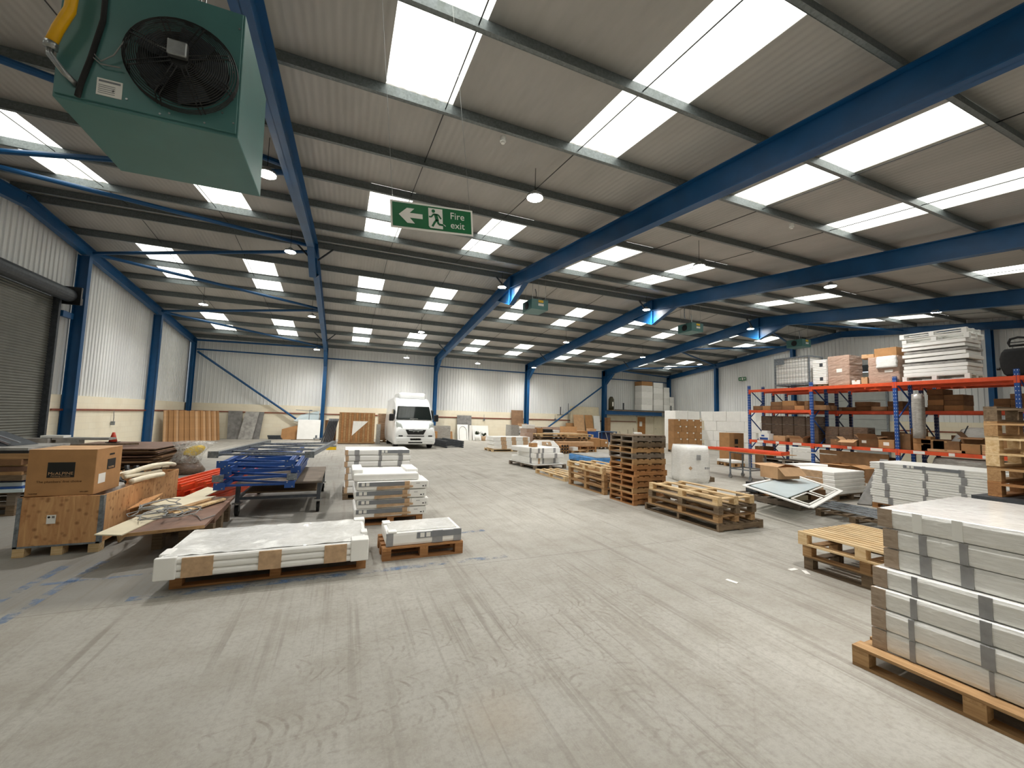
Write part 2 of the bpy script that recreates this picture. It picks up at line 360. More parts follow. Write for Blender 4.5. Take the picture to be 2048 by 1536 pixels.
# ================================================================ BUILDING
XL, XR, YB, YN, YR = -8.15, 26.9, 28.47, -2.0, 14.53
FX = [-8.13+7*i for i in range(6)]          # frame lines
SL = .109
def zr(y): return 7.23 - SL*abs(y-YR)       # top of the rafters
XW, XE = XL-.35, XR+.35
def grid(x0, x1, y0, y1, nx, ny, z=0):
    b = MB()
    for j in range(ny+1):
        for i in range(nx+1): b.v.append((x0+(x1-x0)*i/nx, y0+(y1-y0)*j/ny, z))
    for j in range(ny):
        for i in range(nx):
            a = j*(nx+1)+i; b.f.append((a, a+1, a+nx+2, a+nx+1)); b.mi.append(0)
    return b
b = MB(); b.box(XW, XE, YN-.3, YB+.4, -.2, 0); S(b.ob('floor', 'floor'))
SKX = []
for i in range(5): SKX += [(FX[i]+1.45, FX[i]+2.44), (FX[i]+4.5, FX[i]+5.5)]
SKY = [(-.6, .7), (2.45, 5.87), (9.36, 12.95), (16.57, 19.9), (23.2, 26.8)]
xs = sorted({XW, XE, *[q for p in SKX for q in p]}); ys = sorted({YN, YB+.3, YR, *[q for p in SKY for q in p]})
b = MB(); n = 0
for i in range(len(xs)-1):
    for j in range(len(ys)-1):
        x0, x1, y0, y1 = xs[i], xs[i+1], ys[j], ys[j+1]; cx, cy = (x0+x1)/2, (y0+y1)/2
        z0, z1 = zr(y0)+.2, zr(y1)+.2
        if any(a < cx < c for a, c in SKX) and any(a < cy < c for a, c in SKY):
            n += 1; m = MB(); k = 24; ws = (x1-x0)/k      # corrugated glazing panel
            prof = [(x0+ws*q, (.0, .012, .012, .0)[q % 4]) for q in range(k+1)]
            low = [(px, y0, z0+.01+pz) for px, pz in prof]; hi = [(px, y1, z1+.01+pz) for px, pz in prof]
            for q in range(k): m.quad(low[q], hi[q], hi[q+1], low[q+1])
            S(m.ob('window_%d' % n, 'sky'))
            e = .03     # pale upstand edges
        else:
            b.hexa([(x0,y0,z0),(x1,y0,z0),(x1,y1,z1),(x0,y1,z1),(x0,y0,z0+.06),(x1,y0,z0+.06),(x1,y1,z1+.06),(x0,y1,z1+.06)])
S(b.ob('ceiling', 'roof'))
# walls : painted blockwork below, profiled liner above
BT = 2.04
def liner(b, p0, p1, ztop, zbot, nrm, pitch=.2, dep=.028):
    p0 = Vector(p0); p1 = Vector(p1); L = (p1-p0).length; d = (p1-p0)/L; nrm = Vector(nrm); n = int(L/pitch)
    prof = []
    for i in range(n): s0 = i*pitch; prof += [(s0,0),(s0+pitch*.74,0),(s0+pitch*.8,dep),(s0+pitch*.94,dep)]
    prof.append((L,0)); o = len(b.v)
    for s_, q in prof:
        p = p0 + d*s_ + nrm*q; b.v.append((p.x,p.y,zbot(s_) if callable(zbot) else zbot)); b.v.append((p.x,p.y,ztop(s_)))
    for i in range(len(prof)-1): a = o+2*i; b.f.append((a,a+2,a+3,a+1)); b.mi.append(1)
def wall_long(name, y, ny, holes=()):
    b = MB(); b.box(XW, XE, min(y, y-ny*.35), max(y, y-ny*.35), 0, BT, 0)
    yy = y - ny*.1
    liner(b, (XL,yy,0), (XR,yy,0), lambda s: zr(y)+.2, BT, (0,ny,0))
    b.box(XW, XE, min(yy-ny*.03, yy-ny*.25), max(yy-ny*.03, yy-ny*.25), BT, zr(y)+.25, 1)
    return S(b.ob(name, ['block','liner']))
wall_long('wall_back', YB, -1); wall_long('wall_front', YN, 1)
LDY = (9.7, 16.46); LDZ = 4.95       # roller door in the left gable
RDY = (12.55, 16.2); RDZ = 5.1       # panel door in the right gable
def _wg(name, x, nx, dy, dz):
    b = MB(); xo = x - nx*.35; xl = x - nx*.1
    for y0, y1 in ((YN, dy[0]), (dy[1], YB)): b.box(min(x,xo), max(x,xo), y0, y1, 0, BT, 0)
    liner(b, (xl,YN,0), (xl,YB,0), lambda s: zr(YN+s)+.2, lambda s: dz if dy[0] < YN+s < dy[1] else BT, (nx,0,0))
    xa, xb = sorted((xl-nx*.03, xl-nx*.25)); cuts = sorted({YN, dy[0], dy[1], YR, YB})
    for u, w in zip(cuts, cuts[1:]):
        z0 = dz if dy[0] <= u and w <= dy[1] else BT
        b.hexa([(xa,u,z0),(xb,u,z0),(xb,w,z0),(xa,w,z0),(xa,u,zr(u)+.25),(xb,u,zr(u)+.25),(xb,w,zr(w)+.25),(xa,w,zr(w)+.25)], 1)
    return S(b.ob(name, ['block','liner']))
_wg('wall_left', XL, 1, LDY, LDZ); _wg('wall_right', XR, -1, RDY, RDZ)
# roller shutter : door_1
b = MB(); n = int(LDZ/.075); x = XL-.06
for i in range(n):
    z = i*LDZ/n; h = LDZ/n
    pr = [(0,0),(.018,.25),(.018,.6),(0,.85)]
    for k in range(4):
        (a0, t0), (a1, t1) = pr[k], (pr[k+1] if k < 3 else (0,1))
        b.quad((x+a0, LDY[0], z+t0*h), (x+a0, LDY[1], z+t0*h), (x+a1, LDY[1], z+t1*h), (x+a1, LDY[0], z+t1*h))
d1 = S(b.ob('door_1', 'shutter'))
b = MB(); b.box(XL-.12, XL+.1, LDY[1]-.03, LDY[1]+.07, 0, LDZ); b.box(XL-.12, XL+.1, LDY[0]-.07, LDY[0]+.03, 0, LDZ); b.ob('door_guide', 'dgrey', d1)
b = MB(); b.tube([(XL+.22, LDY[0]-.1, LDZ+.12), (XL+.22, LDY[1]+.12, LDZ+.12)], .2, 16); b.ob('roller_drum', 'dgrey', d1)
b = MB(); b.box(XL+.02, XL+.5, LDY[1]+.12, LDY[1]+.2, LDZ-.15, LDZ+.4); b.box(XL+.1, XL+.42, LDY[1]+.2, LDY[1]+.42, LDZ-.1, LDZ+.1); b.ob('drum_bracket', 'black', d1)
# panel door : door_2
b = MB(); x = XR+.05
for i in range(9):
    z = i*4.75/9; b.box(x, x+.05, RDY[0], RDY[1], z+.008, z+4.75/9-.008, 0)
    b.box(x-.004, x, RDY[0], RDY[1], z+4.75/18-.01, z+4.75/18+.01, 0)
b.box(x+.05, x+.06, RDY[0], RDY[1], 0, 4.75)
d2 = S(b.ob('door_2', 'sectional'))
b = MB(); b.box(XR-.3, XR+.1, RDY[0]-.1, RDY[1]+.1, 4.78, 5.12); b.ob('door_head_box', 'dgrey', d2)
b = MB(); 
for y in (RDY[0]-.06, RDY[1]+.06): b.box(XR-.12, XR+.02, y-.04, y+.04, 0, 4.8)
b.ob('door_track', 'galv', d2)
# red-brown dado rail, running round on the block walls
b = MB(); b.box(XL+.02, 19.87+3.45, YB-.05, YB-.002, 1.54, 1.6); b.box(XL+8, 19.9, YB-.03, YB-.002, 1.52, 1.54)
S(b.ob('trim_1', 'rail'))
b = MB(); b.box(XL+.002, XL+.05, LDY[1]+.3, YB-.06, 1.54, 1.6); S(b.ob('trim_2', 'rail'))
b = MB(); b.box(XR-.05, XR-.002, RDY[1]+.3, 24.5, 1.54, 1.6); b.box(XR-.05, XR-.002, YN+.3, RDY[0]-.3, 1.54, 1.6); S(b.ob('trim_3', 'rail'))
# ---------------- portal frames
def ibeam(b, p, q, dep, fw, up, tf=.018, tw=.012):
    p = Vector(p); q = Vector(q); up = Vector(up).normalized(); d = (q-p).normalized(); sd = d.cross(up).normalized()
    def slab(c0, c1, w, h): b.beam(p + up*c0, q + up*c0, w, h, 0, up)
    b.beam(p, q, tw, dep, 0, up); b.beam(p + up*(dep/2-tf/2), q + up*(dep/2-tf/2), fw, tf, 0, up); b.beam(p - up*(dep/2-tf/2), q - up*(dep/2-tf/2), fw, tf, 0, up)
FRN = ['blue portal frame against the left gable beside the roller shutter','blue portal frame, second from the left, its rafter passing the large heater','blue portal frame landing on the back wall just right of the van','blue portal frame, fourth from the left, above the fallen pallet stacks','blue portal frame on the thick column beside the mezzanine floor','blue portal frame against the right gable behind the racking']
cs = math.cos(math.atan(SL)); sn = math.sin(math.atan(SL))
for i, x in enumerate(FX):
    gable = i in (0, 5); x = x + (.14 if i == 0 else -.1 if i == 5 else 0)
    t = T('portal_frame', FRN[i], 'steel frame', (x, YR, 0), 0, 'blue steel portal frames')
    dep = .34 if gable else .5; fw = .17 if gable else .2; ye = YB-.06-YR
    for sgn in (1, -1):
        yl = ye if sgn > 0 else (YR-YN-.06)
        ro = -dep/2/cs
        zt = lambda q: 7.225 - SL*abs(q)
        b = MB(); ibeam(b, (0,0,zt(0)+ro), (0,sgn*yl,zt(yl)+ro), dep, fw, (0,sgn*sn,cs)); 
        b.ob('rafter', 'blue', t)
        cw = .34 if gable else .46
        b = MB(); yc = sgn*(yl-cw/2); ibeam(b, (0,yc,0), (0,yc,zt(yl)-.02), cw, fw, (0,1,0)); b.ob('column', 'blue', t)
        if not gable:
            yi = yl-cw; zk = 4.55
            b = MB(); p3 = [(0,sgn*yi,zk),(0,sgn*(yi-1.05),zt(yi-1.05)-dep),(0,sgn*yi,zt(yi)-dep)]
            b.add([(-.006,q[1],q[2]) for q in p3]+[(.006,q[1],q[2]) for q in p3], [(0,1,2),(5,4,3),(0,3,4,1),(1,4,5,2),(2,5,3,0)])
            b.beam(p3[0], p3[1], fw, .018, 0, (0,0,1)); b.ob('knee_haunch', 'blue', t)
    if not gable:
        b = MB(); zb = zt(1.35)-dep; p3 = [(0,-1.35,zb),(0,0,6.08),(0,1.35,zb),(0,0,zt(0)-dep)]
        b.add([(-.006,q[1],q[2]) for q in p3]+[(.006,q[1],q[2]) for q in p3], [(0,1,2,3),(7,6,5,4),(0,4,5,1),(1,5,6,2),(2,6,7,3),(3,7,4,0)])
        b.beam(p3[0], p3[1], fw, .018); b.beam(p3[1], p3[2], fw, .018); b.box(-fw/2, fw/2, -.02, .02, 6.1, zt(0)-.02); b.ob('apex_haunch', 'blue', t)
# gable posts
for x, yy, lab in ((XL+.168, 17.3, 'blue gable post between the roller shutter and the next wall bay'), (XL+.168, 23.2, 'blue gable post standing left of the leaning cardboard strips'),
                   (XR-.168, 23.2, 'blue gable post above the white foam block wall'), (XR-.168, 17.3, 'blue gable post seen behind the wire cage on the racking'), (XR-.168, 8.6, 'blue gable post near the seat back at the right edge')):
    b = MB(); ibeam(b, (x,yy,0), (x,yy,zr(yy)-.36), .3, .18, (1,0,0)); tag(b.ob('gable_post', 'blue'), lab, 'steel post', 'blue gable posts')
# eaves tie along the back wall and diagonal braces
b = MB(); 
b.tube([(XL+.3, YB-.2, 5.09), (XR-.3, YB-.2, 5.09)], .045, 10); tag(b.ob('eaves_tie', 'blue'), 'long blue eaves tie tube along the top of the back wall', 'steel tube')
def brace(p, q, lab, r=.055, name='brace_tube', mat='blue'):
    b = MB(); b.tube([p, q], r, 10); return tag(b.ob(name, mat), lab, 'steel brace', 'blue bracing tubes')
brace((XL+.35, YB-.22, 4.95), (-1.9, YB-.22, .75), 'blue diagonal wall brace above the whiteboard on the back wall', .06)
brace((19.7, YB-.26, 4.4), (14.6, YB-.26, .9), 'blue diagonal wall brace left of the thick column by the mezzanine', .06)
zb = lambda y: zr(y)-.08
xa, xb = XL+.3, FX[1]-.1
for y0, y1, lab in ((17.45,14.8,'blue roof tube from the shutter gable post to the second frame at the ridge'),(17.5,20.4,'blue roof tube sloping from the shutter gable post towards the back wall'),
                    (23.15,20.6,'blue roof tube from the gable post by the cardboard strips up to the second frame'),(23.3,27.3,'blue roof tube from the gable post by the cardboard strips down to the eaves'),(28.0,27.5,'blue roof tube along the eaves in the left corner bay')):
    brace((xa,y0,zb(y0)-.1), (xb,y1,zb(y1)-.1), lab)
for y0, y1, lab in ((11.7,14.3,'blue roof tube passing just below the large green heater to the ridge'),(11.5,8.9,'blue roof tube over the roller shutter crossing a bright rooflight'),(5.9,8.6,'blue roof tube behind the gas pipe at the top left')):
    brace((xa,y0,zb(y0)-.1), (xb,y1,zb(y1)-.1), lab)
xa, xb = FX[4]+.15, XR-.3
for y0, y1, lab in ((20.5,23.1,'blue roof tube near the right gable post above the foam wall'),(26.9,23.3,'blue roof tube in the far right corner bay rising to the gable post'),(27.1,28.1,'blue roof tube along the eaves in the far right corner'),
                    (20.4,17.4,'blue roof tube above the wire cage towards the right gable'),(14.7,17.2,'blue roof tube starting under the ridge in the right end bay'),(14.4,11.6,'blue roof tube in the right end bay above the racking')):
    brace((xa,y0,zb(y0)-.1), (xb,y1,zb(y1)-.1), lab)
# purlins
PY = [28.1, 26.8, 25.0, 23.2, 21.5, 19.85, 18.25, 16.55, 14.85, 14.2, 12.95, 11.14, 9.36, 7.64, 5.87, 4.2, 2.45, .7, -1.1]
for i, y in enumerate(PY):
    b = MB(); z = zr(y); s = 1 if y > YR else -1
    b.box(XL, XR, y-.004, y+.004, z+.002, z+.195); b.box(XL, XR, y-s*.0, y+.06*s, z+.002, z+.008) if s > 0 else b.box(XL, XR, y-.06, y, z+.002, z+.008)
    if s > 0: b.box(XL, XR, y-.06, y, z+.19, z+.196)
    else: b.box(XL, XR, y, y+.06, z+.19, z+.196)
    w = 'nearest the back wall' if i == 0 else ('just behind the ridge' if i == 8 else 'just in front of the ridge' if i == 9 else NTH[i]+' from the back wall')
    tag(b.ob('roof_purlin', 'purlin'), 'galvanised steel roof purlin running the length of the hall, '+w, 'roof purlin', 'galvanised roof purlins')
# thin tie rods between the purlins
k = 0
for i in range(5):
    for f in (2.33, 4.67):
        b = MB(); x = FX[i]+f
        for y0, y1 in ((YR+.3, YB-.35), (YN+.2, YR-.3)):
            b.tube([(x,y0,zr(y0)+.1),(x,y1,zr(y1)+.1)], .009, 5)
        tag(b.ob('tie_rod', 'black'), 'thin black tie rod line across the purlins, %s from the left' % NTH[k], 'tie rod', 'roof tie rods'); k += 1
# anti-sag struts at the eaves end of the frames (small fly braces)
for i, x in enumerate(FX[1:5]):
    for j, y in enumerate((14.85, 25.0)):
        b = MB(); z = zr(y)
        for s in (-1,1): b.beam((x+s*.55, y, z+.03), (x+s*.1, y, z-.42), .05, .05)
        tag(b.ob('fly_brace', 'dgrey'), 'small grey fly brace pair on the %s blue frame %s' % (NTH[i+1], ('at the ridge','near the back wall')[j]), 'brace', 'fly braces')
# ---------------- high-bay lamps
LMP = [(-1.5,8.3,6.0,'over the large heater right side'),(3.2,6.86,5.95,'right of the fire exit sign'),(13.57,7.6,5.97,'above the racking near the third rafter'),(19.98,7.7,6.0,'near the right gable over the white slab tower'),(8.75,8.1,5.95,'hanging on a cord under the middle rooflights'),(3.8,1.6,5.25,'nearest the camera at the top right'),
 (-1.75,14.0,6.62,'left of the second frame at the ridge'),(5.45,14.5,6.72,'at the ridge by the third frame'),(12.45,14.5,6.72,'at the ridge by the fourth frame'),(19.3,14.6,6.6,'at the ridge by the fifth frame'),
 (-1.5,20.3,6.0,'beside the second frame halfway down the far slope'),(-5.53,20.2,6.0,'over the far left gable bay'),(11.6,20.2,6.05,'beside the fourth frame on the far slope'),(18.0,21.3,5.85,'beside the fifth frame on the far slope'),(23.3,21.6,5.8,'in the right end bay on the far slope'),(3.5,20.8,5.9,'in the middle of the far slope'),
 (-1.55,26.1,5.3,'by the back wall left of the second frame'),(3.56,26.2,5.25,'by the back wall above the van'),(8.3,26.3,5.25,'by the back wall above the leaning chipboard'),(12.6,26.5,5.3,'by the back wall at the fourth column')]
for x, y, z, w in LMP:
    t = T('high_bay_lamp', 'round white high bay lamp, lit, '+w, 'ceiling lamp', (x,y,z), 0, 'lit high bay lamps')
    b = MB(); b.cyl(0,0,0,.05,.17,24,0,.15); b.cyl(0,0,.05,.13,.09,16,0,.05); b.ob('lamp_housing', 'steel', t, True)
    b = MB(); b.cyl(0,0,-.012,0,.15,24); b.ob('lamp_lens', 'lamp', t)
    b = MB(); b.tube([(0,0,.13),(0,0,zr(y)+.15-z)], .006, 6); b.ob('cord', 'black', t)
    l = bpy.data.lights.new('lamp_light', 'SPOT'); l.energy = LAMPW; l.color = (1,.98,.955); l.shadow_soft_size = .15; l.spot_size = 2.6; l.spot_blend = 1.0
    o = bpy.data.objects.new('lamp_light', l); COL.objects.link(o); o.parent = t; o.location = (0,0,-.03)
# smoke detectors on the purlins
for p, w in (((1006,280),'left one under the purlin right of the fire exit wires'),((1583,452),'under the purlin near the right hand rooflights')):
    v = ray(*p); 
    q = O + v*((zr(YR)-SL*YR-.06-CAMH)/(v.z-SL*v.y))
    t = T('smoke_detector', 'small white smoke detector '+w, 'smoke detector', q)
    b = MB(); b.cyl(0,0,-.03,.0,.05,20); b.cyl(0,0,-.06,-.03,.03,20); b.ob('detector_head', 'white', t)
    b = MB(); b.cyl(0,0,.0,.055,.045,20); b.ob('detector_base', 'paper', t)
# ---------------- hanging fire exit sign
YS = 3.62
A = AY(780,398,YS); Bc = AY(944.5,421.5,YS); w = .745; h = .262
ang = math.atan2(Bc.z-A.z, Bc.x-A.x)
t = T('fire_exit_sign', 'green and white hanging sign reading Fire exit with left arrow and running figure', 'sign', A); t.rotation_euler = (0,-ang,0)
w = (Bc-A).length; h = (A - AY(780,453.2,YS)).length
b = MB(); b.box(0,w,.002,.008,-h,0); bevel(b.ob('sign_board', 'paper', t), .001, 1)
b = MB(); e = .017; b.box(e,w-e,-.001,.002,-h+e,-e); b.ob('green_panel', 'signgreen', t)
b = MB(); u = w/1650.; y0 = -.003
def SP(px, py): return ((px-235)*u+e, 0, -(py-225)*u-e)   # sign artwork drawn in its own plane
def poly(b, pts, ya=-.004, yb=-.001, m=0):
    n = len(pts); b.rings([[(p[0],yb,p[2]) for p in pts], [(p[0],ya,p[2]) for p in pts]], m)
X0 = .06*w/.745
def U(fx, fz): return (e+fx*(w-2*e), 0, -e-fz*(h-2*e))
b = MB(); poly(b, [U(.075,.5),U(.175,.2),U(.265,.2),U(.205,.4),U(.365,.4),U(.365,.6),U(.205,.6),U(.265,.83),U(.175,.83)]); b.ob('arrow_symbol', 'paper', t)
b = MB(); poly(b, [U(.44,.07),U(.62,.07),U(.62,.93),U(.46,.93),U(.44,.85)]); b.ob('doorway_symbol', 'paper', t)
b = MB(); c0 = U(.503,.19); poly(b, [(c0[0]+.016*math.cos(q*PI/6),0,c0[2]+.016*math.sin(q*PI/6)) for q in range(12)], -.006, -.004)
def limb(pts, wd):
    for i in range(len(pts)-1):
        p = Vector(U(*pts[i])); q = Vector(U(*pts[i+1])); b.beam(p+Vector((0,-.005,0)), q+Vector((0,-.005,0)), wd, .002, 0, (0,1,0))
limb([(.445,.45),(.475,.45),(.505,.32),(.565,.33),(.6,.5)], .013); limb([(.53,.32),(.55,.6)], .03); limb([(.545,.55),(.515,.68),(.485,.86)], .019); limb([(.55,.56),(.565,.74),(.63,.76)], .018)
b.ob('running_figure', 'signgreen', t)
b = MB(); limb([(.625,.72),(.655,.79)], .006); b.ob('foot_outline', 'paper', t)
text('Fire', h*.36, 'paper', t, ((.80)*w, -.002, -h*.33), (PI/2,0,0)); text('exit', h*.36, 'paper', t, ((.80)*w, -.002, -h*.68), (PI/2,0,0))
for px in (.03, .97):
    b = MB(); b.tube([(px*w,.005,-.003),(px*w+.0,.3,zr(4.2)-A.z+.02)], .0022, 5); b.ob('hanging_wire', 'steel', t)
b = MB(); b.box(XL+.03,XL+.14,16.58,17.1,4.42,4.6); tag(b.ob('door_lintel','blue'),'short blue steel piece between the roller shutter guide and the gable post','steel bracket')
# small wall sign on the right gable
q = AX(1477,755,XR-.04); t = T('wall_exit_sign', 'small green exit sign fixed high on the right gable wall', 'sign', q, -PI/2)
b = MB(); b.box(0,.6,0,.006,-.25,0); b.ob('sign_board', 'signgreen', t)
b = MB(); poly(b, [(.06,0,-.12),(.14,0,-.06),(.14,0,-.1),(.22,0,-.1),(.22,0,-.15),(.14,0,-.15),(.14,0,-.19)], -.005, 0); b.box(.27,.37,-.004,0,-.21,-.04); b.box(.43,.56,-.004,0,-.1,-.07); b.box(.43,.56,-.004,0,-.17,-.14); b.ob('symbols', 'paper', t)
# ---------------- unit heaters
def chains(b, pts, ztop):
    for x, y, z in pts: b.tube([(x,y,z),(x,y,ztop)], .006, 5)
Yh = 3.03
a0 = AY(100,192,Yh); a1 = AY(475,275,Yh); top = AY(493,28,Yh).z
W = a1.x-a0.x; zb_ = (a0.z+a1.z)/2; Hh = top - zb_ + .0; D = .8
Hh = .86
t = T('unit_heater', 'large dark green suspended unit heater with black fan grille facing the camera', 'heater', (a0.x, Yh, zb_))
t.rotation_euler = (0, -math.atan2(a1.z-a0.z, W)*.6, 0)
b = MB(); b.box(0,W,.012,D,0,Hh); bevel(b.ob('heater_casing', 'greenheat', t), .006)
b = MB(); b.box(.012,W-.012,0,.012,.02,Hh-.012); bevel(b.ob('fan_panel', 'greenheat', t), .003)
fx, fz = W*.665, Hh*.42; R = .29
b = MB()
for k in range(26):
    r = .045 + (R-.045)*min(1,k/22); dz = -.05 - .035*math.cos(PI/2*(k/22)**3) if k < 21 else -.055+.0115*(k-21)
    b.tube([(fx+r*math.cos(q*PI/20), dz, fz+r*math.sin(q*PI/20)) for q in range(41)], .0028, 4)
for k in range(8):
    a = k*PI/4+.4
    for o_ in (-.012, .012):
        b.tube([(fx+.05*math.cos(a)-o_*math.sin(a), -.088, fz+.05*math.sin(a)+o_*math.cos(a)), (fx+R*.9*math.cos(a)-o_*math.sin(a), -.075, fz+R*.9*math.sin(a)+o_*math.cos(a)), (fx+R*math.cos(a)-o_*math.sin(a), -.002, fz+R*math.sin(a)+o_*math.cos(a))], .004, 5)
b.ob('fan_guard', 'black', t)
b = MB(); b.tube([(fx,-.001,fz),(fx,-.004,fz)], R*.82, 40); b.ob('fan_opening', 'black', t)
b = MB()
for k in range(5):
    a = k*2*PI/5; pr = []
    for r, wd in ((.06,.03),(.14,.075),(.23,.09)):
        pr.append([(fx+r*math.cos(a)+wd*math.sin(a), -.012, fz+r*math.sin(a)-wd*math.cos(a)), (fx+r*math.cos(a)-wd*math.sin(a), -.04, fz+r*math.sin(a)+wd*math.cos(a))])
    for q in range(2): b.quad(pr[q][0], pr[q][1], pr[q+1][1], pr[q+1][0])
b.ob('fan_blades', 'dgrey', t)
b = MB(); b.tube([(fx,-.085,fz),(fx,-.02,fz)], .062, 24); b.ob('motor_hub', 'black', t)
b = MB(); b.box(fx-.055,fx+.045,-.125,-.085,fz-.01,fz+.085); bevel(b.ob('motor_cover', 'steel', t), .008)

b = MB(); b.box(W*.215,W*.345,-.004,0,Hh*.075,Hh*.195); b.ob('rating_plate', 'paper', t)
b = MB(); b.box(W*.225,W*.335,-.0055,-.004,Hh*.17,Hh*.183)
for q in range(5): b.box(W*.225,W*.31,-.0055,-.004,Hh*(.09+.014*q),Hh*(.093+.014*q))
b.ob('rating_plate_print', 'lblgrey', t)
for px, pz in ((.36,.34),(.3,.12),(.37,.09),(.6,.06),(.8,.05),(.97,.1),(.95,.5),(.97,.86),(.62,.96),(.4,.95),(.25,.93),(.9,.16),(.55,.04),(.12,.97)): MB().tube([(px*W,-.004,pz*Hh),(px*W,0,pz*Hh)], .006, 8).ob('screw', 'steel', t)
b = MB(); b.tube([(.06,-.08,Hh+.9),(.1,-.08,Hh*.85),(.085,-.075,Hh*.55),(.04,-.07,Hh*.4),(.015,-.06,Hh*.31)], .026, 12); b.ob('gas_hose', 'gas', t, True)
b = MB(); b.tube([(.015,-.06,Hh*.31),(.01,-.055,Hh*.27)], .03, 12); b.tube([(.01,-.055,Hh*.27),(.01,-.055,Hh*.23),(.07,-.04,Hh*.14),(.11,.0,Hh*.1)], .016, 10); b.ob('pipe_elbow', 'steel', t, True)
b = MB(); b.tube([(.2,-.012,Hh*1.0),(.2,-.012,Hh*.6),(.16,-.012,Hh*.3),(.13,-.012,Hh*.12),(.12,-.012,Hh*.02)], .014, 8); b.ob('dark_tube', 'mattblack', t, True)  # thin matt black tube drawn down the left of the fan panel
b = MB(); b.tube([(.17,-.014,Hh*.35),(.21,-.02,Hh*.3),(.27,-.03,Hh*.36),(fx-.25,-.06,fz+.09),(fx-.05,-.09,fz+.03)], .004, 6); b.tube([(.17,-.014,Hh*.32),(.21,-.02,Hh*.28),(.3,-.02,Hh*.29)], .004, 6); b.ob('fan_cable', 'cable', t)
zt_ = zr(Yh)+.1-zb_
for q in [(.3,.1,Hh),(W-.25,.1,Hh),(.3,D-.3,Hh),(W-.4,D-.3,Hh)]: b = MB(); chains(b, [q], zt_); b.ob('drop_rod', 'steel', t)
def far_heater(x, y, z, lab, w=.72, d=.85, h=.4):
    t = T('unit_heater', lab, 'heater', (x,y,z), 0, 'green heaters at the ridge')
    b = MB(); b.box(0,w,0,d,0,h); bevel(b.ob('heater_casing', 'greenheat', t), .01)
    b = MB(); b.box(w*.4,w*.7,-.006,0,h*.68,h*.92); b.ob('yellow_label', 'yellow', t)
    b = MB(); b.box(w*.4,w*.72,-.006,0,h*.36,h*.58); b.ob('white_label', 'paper', t)
    b = MB(); b.tube([(-.02,d/2,h/2),(-.002,d/2,h/2)], h*.36, 24)
    for k in range(5): b.box(-.03,-.02,d/2-.15,d/2+.15,h*.2+k*.06,h*.2+k*.06+.01)
    b.ob('fan_guard', 'black', t)
    for q in [(.08,.1,h),(w-.08,.1,h),(.08,d-.1,h),(w-.08,d-.1,h)]: b = MB(); chains(b, [q], zr(y+.4)+.05-z); b.ob('chain', 'steel', t)
    b = MB(); b.tube([(w*.5,.35,h),(w*.5,.35,h+.35),(w*.5-.05,.35,h+.5)], .02, 8); b.ob('gas_pipe', 'steel', t)
far_heater(6.52, 14.05, 5.92, 'green suspended heater hanging at the ridge by the third frame')
far_heater(14.69, 14.05, 5.92, 'green suspended heater hanging at the ridge right of the fourth frame')
far_heater(22.5, 14.05, 5.92, 'green suspended heater at the ridge above the wire cage')
# hanging flue pipes beside the ridge heaters
for x, lab in ((6.0,'grey conduit drop at the ridge by the third frame heater'),(14.2,'grey conduit drop at the ridge by the fourth frame heater')):
    b = MB(); b.tube([(x,14.0,zr(14)-.0),(x,14.0,6.5),(x+.05,14.0,6.42)], .02, 8); tag(b.ob('conduit_drop', 'galv'), lab, 'conduit')
# ================================================================ GOODS : builders
_C = {}
def cached(key, fn):
    if key not in _C: _C[key] = fn()
    return _C[key]
def ww(tone, run): return tone if run == 'x' else tone+'y'
def pallet(o, rz, w, d, label, group='wooden pallets', tone='wm', run='x', n=5, bw=.1, h=.14, base='block', cat='pallet', bot=3):
    t = T('wooden_pallet', label, cat, o, rz, group); L, W_ = (w, d) if run == 'x' else (d, w)
    def bx(b, l0, l1, c0, c1, z0, z1, al=True):   # l along the deck boards, c across
        if run == 'x': b.box(l0,l1,c0,c1,z0,z1)
        else: b.box(c0,c1,l0,l1,z0,z1)
    perp = 'y' if run == 'x' else 'x'
    def deck():
        b = MB()
        for i in range(n):
            c = (W_-bw)*i/(n-1) if n > 1 else 0; bx(b, 0, L, c, c+bw, h-.02, h)
        return b.mesh('deck', ww(tone,run))
    k = (w,d,run,n,bw,h,base,bot,tone)
    link('deck', cached(k+('d',), deck), t)
    zb = .02 if bot else 0
    if base == 'block':
        def cross():
            b = MB(); bx(b, 0, .1, 0, W_, h-.041, h-.021)
            return b.mesh('cross_board', ww(tone,perp))
        for i in range(3):
            l = (L-.1)*i/2; link('cross_board', cached(k+('c',), cross), t, (l,0,0) if run == 'x' else (0,l,0))
        bl = cached(k+('b',), lambda: MB().box(0,.1,0,.1,zb+.001,h-.042).mesh('block', ww(tone,run)))
        for i in range(3):
            for j in range(3):
                l = (L-.1)*i/2; c = (W_-.1)*j/2
                link('block', bl, t, (l,c,0) if run == 'x' else (c,l,0))
    else:
        def st():
            b = MB(); 
            if run == 'x': b.box(0,.045,0,W_,zb+.001,h-.021)
            else: b.box(0,W_,0,.045,zb+.001,h-.021)
            return b.mesh('stringer', ww(tone,perp))
        m = cached(k+('s',), st)
        for i in range(3):
            l = (L-.045)*i/2; link('stringer', m, t, (l,0,0) if run == 'x' else (0,l,0))
    if bot:
        bm = cached(k+('o',), lambda: (MB().box(0,L,0,.1,0,.02) if run == 'x' else MB().box(0,.1,0,L,0,.02)).mesh('bottom_board', ww(tone,run)))
        for j in range(bot):
            c = (W_-.1)*j/(bot-1); link('bottom_board', bm, t, (0,c,0) if run == 'x' else (c,0,0))
    return t
